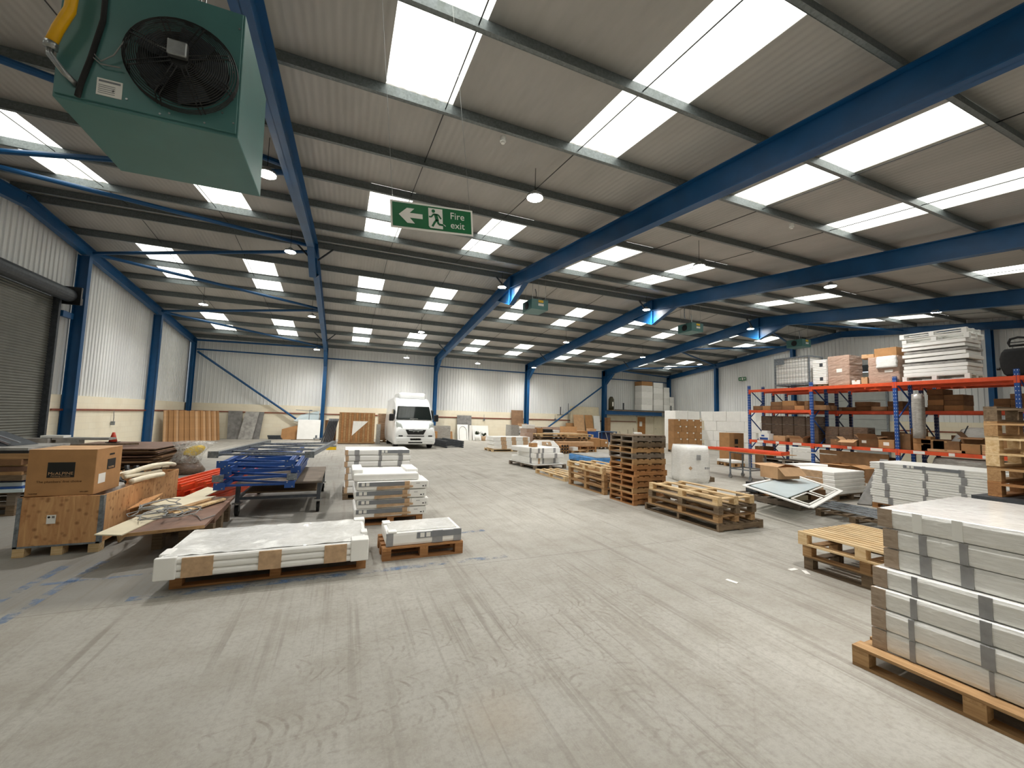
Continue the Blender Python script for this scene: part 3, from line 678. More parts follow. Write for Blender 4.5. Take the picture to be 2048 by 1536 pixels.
def ridged(w, d, h, ridges=3, inset=.012):
    rs = []; hh = h/ridges
    def ring(i, z): return [(i,i,z),(w-i,i,z),(w-i,d-i,z),(i,d-i,z)]
    for k in range(ridges):
        z = k*hh; rs += [ring(inset,z+.001),ring(0,z+hh*.2),ring(0,z+hh*.8),ring(inset,z+hh-.001)]
    return MB().rings(rs)
def pack(o, rz, w, d, h, label, group, ridges=1, bands=(), mat='whitefoam', lab=None, name='foam_edged_pack', cat='packed slab', side=None):
    """flat packed slab: foam edges, card bands across the visible face, optional printed sleeve"""
    t = T(name, label, cat, o, rz, group)
    if ridges > 1: me = ridged(w,d,h,ridges)
    else:
        me = ridged(w,d,h,1,.008)
    bevel(me.ob('slab_body', mat, t), .006, 1)
    for i, (f, a, c, m) in enumerate(bands):
        b = MB()
        if f == 'F': b.box(a, c, -.004, .03, .004, h-.004)
        else: b.box(-.004, .03, a, c, .004, h-.004)
        b.ob('card_band', m, t)
    if lab:
        f, a, c, z0, z1 = lab; b = MB()
        if f == 'F': b.box(a, c, -.007, 0, z0, z1)
        else: b.box(-.007, 0, a, c, z0, z1)
        s = b.ob('printed_sleeve', 'lblgrey', t); b = MB(); q = (z1-z0)*.75
        for k in range(2):
            u = a + .04 + k*(q+.02) if f == 'F' else c - .04 - (k+1)*(q+.02)
            if f == 'F': b.box(u, u+q, -.009, -.007, z0+.01, z0+.01+q)
            else: b.box(-.009, -.007, u, u+q, z0+.01, z0+.01+q)
        b.ob('symbol_print', 'paper', s)
    return t
def carton(o, rz, w, d, h, label, group=None, mat='card', tape=True, lab=None, flaps=None, cat='cardboard box', name='cardboard_box', foldang=2.1):
    t = T(name, label, cat, o, rz, group)
    if flaps is None:
        bevel(MB().box(0,w,0,d,0,h).ob('box_body', mat, t), .004, 1)
        if tape:
            b = MB(); b.box(-.002,w+.002,d/2-.025,d/2+.025,h-.04,h+.002); b.ob('tape', 'tape', t)
    else:
        b = MB(); e = .006
        b.box(0,w,0,d,0,e); b.box(0,w,0,e,e,h); b.box(0,w,d-e,d,e,h); b.box(0,e,e,d-e,e,h); b.box(w-e,w,e,d-e,e,h); b.ob('box_body', mat, t)
        for f in flaps:
            a = flaps[f]; L = (d if f in 'LR' else w)*.48; L = min(L, .5*min(w,d)+.02); c, s = math.cos(a), math.sin(a); b = MB()
            if f == 'F': p = [(0,0,h),(w,0,h)]; v = Vector((0,-c*L,s*L))
            if f == 'B': p = [(w,d,h),(0,d,h)]; v = Vector((0,c*L,s*L))
            if f == 'L': p = [(0,d,h),(0,0,h)]; v = Vector((-c*L,0,s*L))
            if f == 'R': p = [(w,0,h),(w,d,h)]; v = Vector((c*L,0,s*L))
            n = Vector((v.x,v.y,0)).cross((Vector(p[1])-Vector(p[0]))); nn = (Vector(p[1])-Vector(p[0])).cross(v).normalized()*.004
            q = [Vector(p[0]),Vector(p[1]),Vector(p[1])+v,Vector(p[0])+v]
            b.hexa([tuple(u) for u in q]+[tuple(u+nn) for u in q]); b.ob('flap', mat, t)
    if lab:
        f, a, c, z0, z1 = lab; b = MB()
        if f == 'F': b.box(a,c,-.002,0,z0,z1)
        elif f == 'L': b.box(-.002,0,a,c,z0,z1)
        elif f == 'R': b.box(w,w+.002,a,c,z0,z1)
        b.ob('paper_label', 'paper', t)
    return t
def board(pts, th, name, label, cat, mat, group=None, up=None):
    """flat sheet through 4 world corner points with a thickness"""
    p = [Vector(q) for q in pts]; n = (p[1]-p[0]).cross(p[3]-p[0]).normalized()*th; c = p[0].copy()
    b = MB(); b.hexa([tuple(q-c) for q in p]+[tuple(q+n-c) for q in p]); o = b.ob(name, mat); o.location = c
    return tag(o, label, cat, group)
def wrapped(o, rz, w, d, h, label, mat, group=None, cat='wrapped load', name='wrapped_load', r=.06, irr=.015, seed=1, lab=None, e=10):
    """rounded, slightly bulging film-wrapped block"""
    rnd = random.Random(seed); t = T(name, label, cat, o, rz, group); b = MB(); N = 40; rs = []
    for k in range(8):
        z = h*k/7; s = (.97,1,1,1.005,1,1,.985,.93)[k]; ring = []
        if e >= 10:
            s = (.985,1,1,1,1,1,1,.985)[k]; c_ = .02; per = []
            for a0, a1 in (((c_,0),(w-c_,0)),((w,c_),(w,d-c_)),((w-c_,d),(c_,d)),((0,d-c_),(0,c_))):
                for q in range(6): u = q/5; per.append((a0[0]+(a1[0]-a0[0])*u, a0[1]+(a1[1]-a0[1])*u))
            rs.append([(w/2+(x-w/2)*s*(1+rnd.uniform(-irr,irr)*.8), d/2+(y-d/2)*s*(1+rnd.uniform(-irr,irr)*.8), z) for x, y in per]); continue
        for i in range(N):
            a = 2*PI*i/N; c, s_ = math.cos(a), math.sin(a)
            q = (abs(c)**e + abs(s_)**e)**(-1/e); j = 1+rnd.uniform(-irr, irr)
            ring.append((w/2+q*c*w/2*s*j*.99, d/2+q*s_*d/2*s*j*.99, z))
        rs.append(ring)
    b.rings(rs); b.ob('film_wrap', mat, t, e < 10)
    if lab:
        f, a, c, z0, z1 = lab; m = MB()
        if f == 'F': m.box(a,c,-.012,.02,z0,z1)
        else: m.box(-.012,.02,a,c,z0,z1)
        m.ob('paper_label', 'paper', t)
    return t
# ================================================================ LEFT FOREGROUND
# plywood crate, open on top
a = F(22,1117); W = .75; DP = 2.45; t = T('plywood_crate', 'long open plywood crate with knots and grey metal edging, large box standing on it', 'crate', (a.x, a.y, 0), 0)
z0, z1 = .1, .665; e = .018
b = MB(); b.box(0,W,0,e,z0,z1); b.ob('end_panel', 'ply', t); b = MB(); b.box(0,W,DP-e,DP,z0,z1); b.ob('end_panel', 'ply', t)
b = MB(); b.box(0,e,e,DP-e,z0,z1); b.ob('side_panel', 'ply', t); b = MB(); b.box(W-e,W,e,DP-e,z0,z1); b.ob('side_panel', 'ply', t)
b = MB(); b.box(e,W-e,e,DP-e,z0,z0+e); b.ob('crate_floor', 'ply', t)
for x in (0, W):
    b = MB(); b.box(x-.004 if x else -.003, x+.003 if x else .004, -.003,.05,z0,z1); b.box(x-.035 if x else -.003, x+.003 if x else .035, -.004,0,z0,z1); b.ob('metal_edge', 'galv', t)
b = MB(); b.box(0,W,-.004,.0,z0,z0+.02); b.ob('metal_edge', 'galv', t)
for x in (0, W/2-.05, W-.1):
    for y in (.0, DP/2, DP-.12): b = MB(); b.box(x,x+.1,y,y+.12,0,z0-.001); b.ob('foot_block', 'wp', t)
b = MB(); b.box(.26,.34,-.006,-.0045,.36,.46); lb = b.ob('paper_label', 'paper', t)
b = MB(); b.tube([(.28,-.0065,.435),(.28,-.0085,.435)], .012, 12); b.box(.305,.33,-.008,-.0065,.438,.446); b.box(.305,.33,-.008,-.0065,.424,.432); b.ob('label_print', 'ink', lb)
CRX, CRY = a.x, a.y
# big printed carton across the crate
q = F(55,992,.67); q2 = F(182,990,.67); bw = (q2-q).length; bh = .535
t = T('printed_carton', 'large brown plumbing carton with black square logo standing on the plywood crate', 'cardboard box', (q.x, CRY+.03, .668), 0)
bevel(MB().box(0,bw,0,.62,0,bh).ob('box_body', 'card', t), .005, 1)
b = MB(); b.box(0,bw,.0,.305,bh,bh+.005); b.box(0,bw,.32,.62,bh+.001,bh+.006); b.ob('top_flap', 'cardtan', t)
b = MB(); b.box(bw*.29,bw*.69,-.002,0,bh*.4,bh*.73); lg = b.ob('logo_panel', 'ink', t)
text("McALPINE", .048, 'cardtan', lg, (bw*.49,-.0025,bh*.485), (PI/2,0,0), sx=1.05); text('Plumbing Products', .02, 'cardtan', lg, (bw*.49,-.0025,bh*.43), (PI/2,0,0), sx=1.15)
text("The plumbers' first choice", .036, 'inkbrown', t, (bw*.48,-.001,bh*.31), (PI/2,0,0), sx=1.05)
text('6001-2009', .018, 'inkbrown', t, (bw*.86,-.001,bh*.08), (PI/2,0,0)); text('McALPINE', .018, 'inkbrown', t, (bw*.12,-.001,bh*.06), (PI/2,0,0))
b = MB(); b.box(bw,bw+.002,.26,.46,bh*.5,bh*.74); lg = b.ob('logo_panel', 'ink', t); text('McALPINE', .035, 'cardtan', lg, (bw+.0025,.36,bh*.54), (PI/2,0,PI/2), sx=.9)
b = MB(); b.box(bw,bw+.002,.08,.24,bh*.22,bh*.44); b.ob('paper_label', 'paper', t)
b = MB(); b.box(bw,bw+.0015,.3,.42,bh*.83,bh*.87); b.ob('hand_hole', 'ink', t)
# foam lagging lengths and dark fittings sticking out of the crate
def lag(pts, lab, r=.032):
    b = MB(); P = [Vector(p) for p in pts]; out = []
    for i in range(len(P)-1):
        p0 = P[max(i-1,0)]; p1 = P[i]; p2 = P[i+1]; p3 = P[min(i+2,len(P)-1)]
        for k in range(6):
            u = k/6; out.append(.5*((2*p1)+(p2-p0)*u+(2*p0-5*p1+4*p2-p3)*u*u+(3*p1-p0-3*p2+p3)*u**3))
    out.append(P[-1]); b.tube(out, r, 10); tag(b.ob('foam_lagging', 'foam', None, True), lab, 'pipe lagging', 'cream foam pipe lagging in the crate')
X, Y = CRX, CRY
lag([(X+.62,Y+.75,.8),(X+.75,Y+1.2,.86),(X+.8,Y+1.7,.84),(X+.72,Y+2.3,.76)], 'cream foam lagging tube arching highest behind the big carton')
lag([(X+.3,Y+.8,.72),(X+.45,Y+1.2,.76),(X+.6,Y+1.7,.78),(X+.66,Y+2.2,.74)], 'cream foam lagging tube running flat along the crate past black fittings')
lag([(X+.72,Y+.75,.71),(X+.76,Y+.95,.72),(X+.8,Y+1.2,.72),(X+.84,Y+1.45,.71)], 'thick cream foam tube resting over the crate side with a grey end', .036)
lag([(X+.64,Y+.75,.77),(X+.7,Y+1.0,.77),(X+.74,Y+1.3,.75),(X+.76,Y+1.6,.74)], 'thinner cream foam tube lying above the thick grey-ended one', .028)
rr = random.Random(5)
for k in range(12):
    b = MB(); x = X+.12+rr.random()*.45; y = Y+1.3+rr.random()*.95; z = .6+rr.random()*.1; a_ = rr.random()*3
    b.tube([(x,y,z),(x+.09*math.cos(a_),y+.09*math.sin(a_),z+.02),(x+.1*math.cos(a_),y+.1*math.sin(a_),z+.1)], .035, 10)
    tag(b.ob('pipe_fitting', 'black', None, True), 'black plastic pipe elbow heaped in the plywood crate among the lagging', 'pipe fitting', 'black elbows in the crate')
b = MB(); b.box(X+.05,X+.7,Y+.66,Y+2.3,.13,.45); tag(b.ob('packing_infill','carddark'), 'dark cardboard infill under the black fittings inside the crate', 'cardboard')
wrapped((X+.3,Y+.64,.46), .1, .34, .3, .22, 'crumpled white plastic bag in the crate beside the big carton', 'film', None, 'plastic bag', 'plastic_bag', irr=.06, seed=4, e=3)
# small loose ply bracket leaning on the crate side
p = [(X+.79,Y+.5,.38),(X+.79,Y+1.0,.42),(X+1.0,Y+1.0,.5),(X+.97,Y+.55,.44)]
board(p, .012, 'plywood_offcut', 'small plywood offcut shelf sticking out of the crate side', 'board', 'ply')
b = MB(); b.prism([(X+.785,Y+.62),(X+.9,Y+.62),(X+.9,Y+.9),(X+.785,Y+.9)], .28, .385); tag(b.ob('timber_block','wmy'), 'short timber block under the plywood offcut on the crate side', 'timber')
b = MB(); b.beam((X+.81,Y+.3,.06),(X+.93,Y+1.15,.36),.02,.1); tag(b.ob('timber_batten','wpy'), 'timber batten leaning along the right side of the plywood crate', 'timber')
# low brown table board on a dark red pallet
A1 = F(240,1068,.36); B1 = F(410,1050,.36); C1 = F(470,992,.36); D1 = F(330,998,.36)
zt = .36; pts = [(-2.06,5.95),(-1.44,6.12),(-1.5,8.0),(-2.45,7.85)]
t = T('board_table', 'low dark red-brown board laid on a stained red pallet beside the crate', 'table board', (0,0,0))
b = MB(); b.prism([(A1.x,A1.y),(B1.x,B1.y),(C1.x,C1.y),(D1.x,D1.y)], zt-.03, zt); b.ob('board_top', 'redwood', t)
b = MB(); n1 = Vector((A1.x,A1.y,zt)); n2 = Vector((B1.x,B1.y,zt)); b.beam(n1+Vector((0,-.004,-.018)), n2+Vector((0,-.004,-.018)), .008, .036); b.ob('edge_strip', 'wm', t)
b = MB()
for k in range(3):
    u = .22+.34*k; p0 = Vector((A1.x,A1.y,0)).lerp(Vector((B1.x,B1.y,0)), u)+Vector((-.02,.62,0)); p1 = Vector((D1.x,D1.y,0)).lerp(Vector((C1.x,C1.y,0)), u)+Vector((0,-.1,0))
    for v in (0,.5,1):
        q = p0.lerp(p1, v); m = MB(); m.box(q.x-.05,q.x+.05,q.y-.06,q.y+.06,0,zt-.12); m.ob('leg_block', 'wd', t)
    m = MB(); m.beam((p0.x,p0.y,zt-.075),(p1.x,p1.y,zt-.075),.1,.085); m.ob('bearer', 'redwood', t)
# long pale boards on the table
def sheet(pts, z, th, label, mat, name='loose_board'):
    P = [F(x,y,z) for x,y in pts]; b = MB(); c = P[0]; b.prism([(p.x-c.x,p.y-c.y) for p in P], 0, th); o = b.ob(name, mat); o.location = (c.x,c.y,z); tag(o, label, 'board')
sheet([(188,1071),(243,1072),(440,980),(415,975)], zt+.003, .012, 'long cream board laid along the brown table with its end overhanging the floor', 'palemdf')
sheet([(300,1012),(372,1016),(432,994),(350,996)], zt+.02, .015, 'wide pale board lying at the back of the brown table', 'palemdf')
sheet([(345,1028),(352,1031),(452,1000),(446,998)], zt+.02, .022, 'narrow timber strip lying near the right edge of the brown table', 'wp')
sheet([(330,1024),(338,1027),(425,1000),(419,998)], zt+.042, .018, 'second narrow timber strip beside the wide pale board on the table', 'wm')
rr = random.Random(3)
for k in range(4):
    c = F((300,330,360,318)[k], (1022,1030,1026,1014)[k], zt+.05); b = MB(); pts = []
    for i in range(26):
        a_ = i*.62+k; r = .1+.14*rr.random(); pts.append((c.x+r*math.cos(a_)*1.1, c.y+r*math.sin(a_)*1.5, zt+.05+.003*(i%5)+k*.012))
    if k == 1: pts += [tuple(F(x,y,zt+.012)) for x,y in ((370,1024),(395,1032),(402,1040),(430,1030))]
    b.tube(pts, .006, 6); tag(b.ob('cable_coil', 'cable', None, True), 'tangled grey cable heap on the brown table, '+('left loop','the one trailing to the right edge','right loop','back loop')[k], 'cable')
# orange racking beams stacked behind the crate
def obeam(p, q, label, w=.05, h=.11, tilt=0):
    p = Vector(p); q = Vector(q); t = T('racking_beam', label, 'racking beam', p, math.atan2(q.y-p.y,q.x-p.x), 'orange racking beams lying on the floor'); L = (q-p).length
    b = MB(); b.box(0,L,0,w,0,h*.62); b.box(0,L,w*.35,w,h*.62,h); b.ob('beam_body', 'orange', t)
    for x in (L,): m = MB(); m.box(x,x+.006,-.02,w+.01,-.0,h+.02); m.ob('end_plate', 'orange', t)
k = 0
for lay in range(3):
    for j in range(4):
        x = -2.9+j*.155+lay*.03; y = 8.95+.1*((j*3+lay)%4); z = lay*.145+.001
        obeam((x,y,z), (x+.42+.05*(j%2),y+2.25,z), 'orange racking beam in the long pile, %s layer up, %s from the left' % (NTH[lay],NTH[j]))
for lay in range(3):
    for j in range(2):
        x = -2.25+.02*lay+j*.13; y = 9.15+.07*j; z = lay*.145+.001
        obeam((x,y,z), (x+.5,y+1.9,z), 'orange racking beam in the short pile behind the blue frames, layer %s, %s' % (('one','two','three')[lay],('left','right')[j]))
# trolley carrying blue racking frames
t = T('steel_trolley', 'heavy dark steel trolley on castors under the blue racking frames', 'trolley', (0,0,0))
tx0, tx1, ty0, ty1 = -1.5, -.3, 8.0, 9.95
for x in (tx0, tx1):
    for y in (ty0, ty1):
        b = MB(); b.box(x-.03,x+.03,y-.03,y+.03,.22,.5); b.ob('upright', 'dgrey', t)
        b = MB(); b.box(x-.06,x+.06,y-.06,y+.06,.2,.22); b.box(x-.035,x-.028,y-.03,y+.03,.08,.2); b.box(x+.028,x+.035,y-.03,y+.03,.08,.2); c = b.ob('castor_fork', 'steel', t)
        b = MB(); b.tube([(x-.024,y+.03,.085),(x+.024,y+.03,.085)], .085, 24); b.ob('castor_wheel', 'tyre', c)
b = MB(); b.box(tx0-.03,tx1+.03,ty0-.02,ty0+.02,.26,.3); b.box(tx0-.03,tx1+.03,ty1-.02,ty1+.02,.26,.3); b.box(tx0-.02,tx0+.02,ty0,ty1,.26,.3); b.box(tx1-.02,tx1+.02,ty0,ty1,.26,.3); b.ob('lower_rail', 'dgrey', t)
b = MB(); b.box(tx0-.04,tx1+.04,ty0-.04,ty1+.04,.5,.53); b.ob('trolley_deck', 'wg', t)
b = MB(); b.box(tx0+.05,tx1-.05,ty0+.3,ty1-.1,.305,.33); b.ob('lower_shelf', 'wd', t)
def rframe(a, bb, L, z, label, mat, plate, tilt=0, dz=0, plmat=None):
    a = Vector(a); bb = Vector(bb); w = (bb-a).length; rz = math.atan2(bb.y-a.y,bb.x-a.x)
    t = T('racking_frame', label, 'racking frame', (a.x,a.y,z), rz, 'upright frames on the trolley'); t.rotation_euler = (dz, 0, rz)
    pw = .075
    for x in (0, w-pw):
        b = MB(); b.box(x,x+.006,0,L,0,.07); b.box(x+pw-.006,x+pw,0,L,0,.07); b.box(x,x+pw,0,L,.064,.07)
        for k in range(int(L/.075)): b.box(x+pw*.5-.008,x+pw*.5+.008,.05+k*.075,.08+k*.075,.0701,.0712, 1)
        b.ob('post', [mat,'ink'], t)
        b = MB(); b.box(x-.035,x+pw+.035,-.008,0,-.012,.092); b.tube([(x,-.012,.075),(x,-.008,.075)],.01,8,1); b.tube([(x+pw,-.012,.01),(x+pw,-.008,.01)],.01,8,1); b.ob('foot_plate', [plate,'steel'], t)
    n = 6; ys = [.25+(L-.4)*i/n for i in range(n+1)]
    for i in range(n):
        p, q = ((pw,ys[i],.03),(w-pw,ys[i+1],.03)) if i % 2 else ((w-pw,ys[i],.03),(pw,ys[i+1],.03))
        m = MB(); m.beam(p, q, .028, .03); m.ob('cross_brace', mat, t)
    m = MB(); m.beam((pw,.14,.03),(w-pw,.14,.03),.028,.03); m.ob('cross_brace', mat, t)
    return t
rframe((-1.66,7.35),(-.66,7.35),3.0,.545,'blue racking frame lowest on the trolley with blue foot plates','rackblue','rackblue')
rframe((-1.7,7.42),(-.64,7.42),3.0,.652,'blue racking frame second up on the trolley with one grey foot plate','rackblue','galv')
rframe((-1.62,7.48),(-.6,7.5),2.9,.76,'blue racking frame third up on the trolley','rackblue','rackblue')
rframe((-1.65,7.38),(-.68,7.4),3.0,.868,'blue racking frame fourth up on the trolley, bright blue end plates','rackblue','rackblue')
rframe((-1.86,7.75),(-.42,7.6),3.1,.98,'grey galvanised racking frame lying topmost on the trolley','galv','galv', dz=.0)
# heap of thin brown sheets
rr = random.Random(11)
pallet((-6.9,13.9,0), .02, 2.3, 2.6, 'low wooden pallet beneath the messy pile of thin brown sheets', tone='wd', run='y')
for k in range(15):
    w_, d_ = 2.3+rr.uniform(-.1,.25), 2.7+rr.uniform(-.1,.2); z = .142+k*.033; b = MB(); b.box(0,w_,0,d_,0,.02)
    o = b.ob('thin_sheet', ('mdf','carddark','redwood')[k%3]); o.location = (-6.9+rr.uniform(-.1,.15), 13.75+rr.uniform(-.1,.2), z); o.rotation_euler = (0,0,rr.uniform(-.05,.09))
    tag(o, 'thin brown sheet in the messy pile behind the crate, %s' % (ORD[14-k] if k > 0 else 'bottom one'), 'sheet', 'brown sheets behind the crate')
b = MB(); b.beam((-6.6,14.2,.68),(-5.3,14.9,.68),.12,.05); tag(b.ob('timber_plank','wd'), 'dark plank lying on top of the messy pile of thin brown sheets', 'plank')
q = F(270,886,.66); t = T('traffic_cone', 'small red traffic cone standing behind the pile of brown sheets', 'cone', (-6.3,16.0,.64))
b = MB(); b.cyl(0,0,.02,.3,.1,20,0,.03); b.ob('cone_body', 'red', t, True); b = MB(); b.box(-.13,.13,-.13,.13,0,.02); b.ob('cone_base', 'black', t)
# plastic rubble sack
t = T('rubble_sack', 'clear plastic sack half full of dark rubble and yellow packaging standing on the floor', 'sack', (-3.75,13.45,0))
def blob(w, d, prof, seed, amp=.06, N=22):
    r2 = random.Random(seed); rs = []
    for z, s, ox in prof: rs.append([(ox+w*s*math.cos(2*PI*i/N)*(1+r2.uniform(-amp,amp)), d*s*math.sin(2*PI*i/N)*(1+r2.uniform(-amp,amp)), z) for i in range(N)])
    return MB().rings(rs)
blob(.42,.36,[(0,.9,0),(.1,1,0),(.25,.8,.0),(.42,.55,-.03),(.5,.4,-.03)], 2).ob('dark_contents', 'filmdark', t, True)
blob(.3,.22,[(.42,.4,.02),(.5,.6,.1),(.6,.7,.16),(.68,.6,.22),(.74,.3,.26)], 3).ob('yellow_contents', 'yellowbag', t, True)
blob(.4,.34,[(.3,.85,0),(.45,.75,.02),(.6,.8,.1),(.72,1,.14),(.82,1.15,.16),(.86,.7,.14)], 4, .14).ob('bag_film', 'clear', t, True)
# far left pile of boards, sheets and steel (cut by the picture edge)
pallet((-6.6,8.9,0), 0, 2.0, 1.2, 'dark wooden pallet at the bottom of the mixed pile at the left edge', tone='wd', run='x', h=.16)
pallet((-6.6,8.9,.162), 0, 2.0, 1.2, 'grey wooden pallet second up in the mixed pile at the left edge', tone='wg', run='x', h=.2)
Z = .364; LAY = [('pale_sheet','glassblue',.05,'pale blue panel in the mixed pile at the left edge, lower one'),('blue_sheet','rackblue',.03,'thin blue sheet under the pale panel at the left edge'),('pale_sheet','glassblue',.06,'pale blue panel in the mixed pile at the left edge, upper one'),
  ('blue_sheet','navy',.03,'navy sheet above the pale panels at the left edge'),('timber_board','wd',.08,'dark timber board in the mixed pile at the left edge'),('timber_board','wm',.05,'lighter timber board in the middle of the left edge pile'),
  ('timber_board','redwood',.07,'reddish timber board in the left edge pile'),('timber_board','wp',.03,'thin cream board in the left edge pile'),('timber_board','carddark',.09,'thick dark brown board high in the left edge pile'),('timber_board','wm',.08,'brown board just below the orange beam tip at the left edge'),('timber_board','black',.04,'black strip near the top of the left edge pile'),('pale_sheet','stonelt',.04,'pale grey board on top of the left edge pile')]
for k, (nm, m, th, lab) in enumerate(LAY):
    w_ = 2.2-.03*(k%3); b = MB(); b.box(-6.7,-6.7+w_,8.85+.04*(k%4),10.0+.03*(k%3),Z+.001,Z+th); tag(b.ob(nm, m), lab, 'board'); Z += th+.002
b = MB(); b.beam((-6.4,9.0,Z+.045),(-5.15,9.1,Z+.045),.1,.08); tag(b.ob('racking_beam','orange'), 'orange beam tip poking in at the left edge of the picture', 'racking beam')
b = MB(); b.hexa([(-6.6,9.3,Z+.001),(-5.0,9.3,Z+.001),(-4.85,9.8,Z+.001),(-6.6,9.8,Z+.001),(-6.6,9.4,Z+.2),(-5.35,9.4,Z+.2),(-5.3,9.8,Z+.22),(-6.6,9.8,Z+.2)]); tag(b.ob('duct_piece','dgrey'), 'dark grey sheet metal duct piece on top of the left edge pile', 'metal duct')
b = MB(); b.beam((-5.28,9.36,Z+.17),(-4.98,9.36,Z+.03),.05,.02); b.beam((-5.18,9.36,Z+.19),(-4.86,9.36,Z+.05),.05,.02); tag(b.ob('slotted_bracket','galv'), 'slotted grey bracket lying on the duct piece at the left edge', 'bracket')
# grey channels on trestles behind
t = T('steel_channel', 'long light grey steel box section in front of the roller shutter', 'steel section', (-8.0,12.9,.8)); b = MB(); b.box(0,1.75,0,.3,0,.14); b.ob('section_body', 'stonelt', t)
t = T('steel_channel', 'second grey steel box section in front of the blue gable post', 'steel section', (-6.75,13.0,.8)); b = MB(); b.box(.6,1.0,0,.25,0,.1); b.box(.52,1.55,0,.35,.102,.15); b.ob('section_body', 'stonelt', t)
t = T('white_panel_offcut', 'white panel offcut lying on the grey steel sections', 'panel', (-6.15,13.0,.953)); b = MB(); b.box(-.28,.12,0,.3,0,.05); b.ob('panel_body', 'white', t)
for x, lab in ((-7.5,'left stack of cartons holding up the grey steel sections'),(-6.6,'right stack of cartons holding up the grey steel sections')):
    carton((x-.3,12.75,0), 0, .9, .55, .798, lab, None, 'carddark', lab=None)
# ================================================================ CENTRE LEFT PACKS
G = 'white foam edged packs on the left'
# big flat pack on its pallet
a = F(335,1180); bq = F(725,1140)
a, rz, L = edge((-1.44,4.97,0), (.3,4.97,0))
rz = 0.0
pallet((-1.44,4.99,0), rz, 1.78, .92, 'long low pallet of pale timber under the large flat white slab pack', tone='wr', run='x', n=4, h=.13, bot=2)
t = T('slab_pack', 'large flat white slab pack with three brown card bands, film over its top', 'packed slab', (-1.52,4.86,.132), 0, G)
w, d = 1.86, 1.05
m = MB()
for k in range(3):
    z = k*.066
    pr = [[(i,i,zz),(w-i,i,zz),(w-i,d-i,zz),(i,d-i,zz)] for zz, i in ((z+.001,.018),(z+.018,0),(z+.048,0),(z+.065,.018))]
    m.rings(pr)
bevel(m.ob('foam_edge', 'whitefoam', t), .006, 2)
b = MB(); nx, ny = 24, 12; rr = random.Random(9); o = 0
top = [[(.04+(w-.08)*i/nx, .04+(d-.08)*j/ny, .199+rr.uniform(0,.012)) for i in range(nx+1)] for j in range(ny+1)]
for j in range(ny+1):
    for i in range(nx+1): b.v.append(top[j][i])
for j in range(ny):
    for i in range(nx): q = j*(nx+1)+i; b.f.append((q,q+1,q+nx+2,q+nx+1)); b.mi.append(0)
b.ob('film_cover', 'film', t, True)
for x0, x1 in ((.2,.45),(.83,1.03),(1.43,1.65)):
    b = MB(); b.box(x0,x1,-.006,.04,.008,.19); b.ob('card_band', 'bandbrown', t)
boxes('foam_corner', 'whitefoam', t, [(w-.17,w+.012,-.012,.16,.0,.225),(w-.06,w+.012,.3,.45,.1,.225),(w-.12,w+.012,d-.14,d+.012,.0,.22),(-.012,.16,-.012,.04,0,.205),(-.012,.08,.1,.3,.15,.21)], .01)
# small single pack on a brown pallet
a, rz, L = edge(F(766,1124), F(922,1107)); rz = .0
a = Vector((.53,5.14,0)); pallet(a, .01, .98, .62, 'reddish brown pallet carrying the single white pack at the aisle edge', tone='wr', run='x', n=4, h=.15, bot=3)
t = pack((a.x+.04,a.y+.03,.152), .01, .92, .6, .155, 'single white tray pack with grey printed sleeve on the brown pallet at the aisle edge', G, 1, [('F',.0,.08,'bandgrey'),('F',.55,.68,'bandgrey'),('F',.82,.92,'bandgrey')], lab=('F',.36,.92,.075,.145))
boxes('foam_corner','whitefoam',t,[(.02,.12,.0,.12,.15,.175),(.0,.1,.42,.58,.15,.175)],.008)
b = MB(); b.box(.05,.87,.05,.55,.155,.163); bevel(b.ob('film_cover','film',t), .004)
# middle stack of four deep packs
pallet((.3,6.82,0), .1*0, 1.0, .86, 'dark pallet under the stack of four packs with brown torn edges', tone='wr', run='x', n=4, h=.12)
zz = .122
for k in range(5):
    h = .137 if k < 4 else .1; j = (.0,.03,-.01,.02,-.05)[k]; 
    if k < 4:
        t = pack((.25+j,6.8,zz), 0, 1.08, .86, h*.97, 'white pack with grey sleeve and brown card lip, %s in the nearer stack' % ('bottom','second up','third up','fourth up')[k], G, 1,
             [('F',.72,.8,'bandbrown')], lab=('F',.03,.72,.062,.125))
        b = MB(); b.hexa([(.3,-.02,.01),(.85,-.035,.035),(.85,.06,.02),(.3,.06,.0),(.3,-.02,.055),(.85,-.035,.062),(.85,.06,.06),(.3,.06,.055)]); b.ob('card_lip', 'bandbrown', t)
        b = MB(); b.box(.82,1.1,-.02,.6,.01,h*.95); bevel(b.ob('foam_corner', 'whitefoam', t), .012)
        b = MB(); b.box(.9,.96,-.0215,-.02,.09,.095); b.box(1.0,1.03,-.0215,-.02,.04,.055); b.box(1.05,1.06,-.0215,-.02,.035,.065); b.ob('arrow_print', 'ink', t)
    else:
        t = pack((.22,6.86,zz), 0, 1.0, .84, .11, 'topmost white film covered pack of the nearer stack', G, 1)
        boxes('foam_corner','whitefoam',t,[(-.02,.14,.1,.8,.02,.17),(.82,1.02,.2,.86,.04,.15)],.015)
    zz += h
# rear stack
pallet((.1,8.9,0), 0, 1.3, .9, 'dark pallet under the rear stack of seven white packs', tone='wd', run='x', n=5, h=.12)
zz = .122; hs = [.13]*4+[.115]*3
for k in range(7):
    off = 0 if k < 4 else -.02; h = hs[k]; 
    pack((.12+off+.015*(k%2),8.9,zz), 0, 1.28, .85, h-.003, 'white pack with grey card bands, %s in the rear stack on the left' % (('bottom',)+tuple(NTH[1:6])+('topmost',))[k], G, 1,
         [('F',.0,.06,'bandbrown'),('F',.18,.27,'bandgrey'),('F',.64,.7,'bandgrey'),('F',1.03,1.12,'bandgrey')], lab=('F',.66,1.26,.04,.105) if k == 6 else None); zz += h
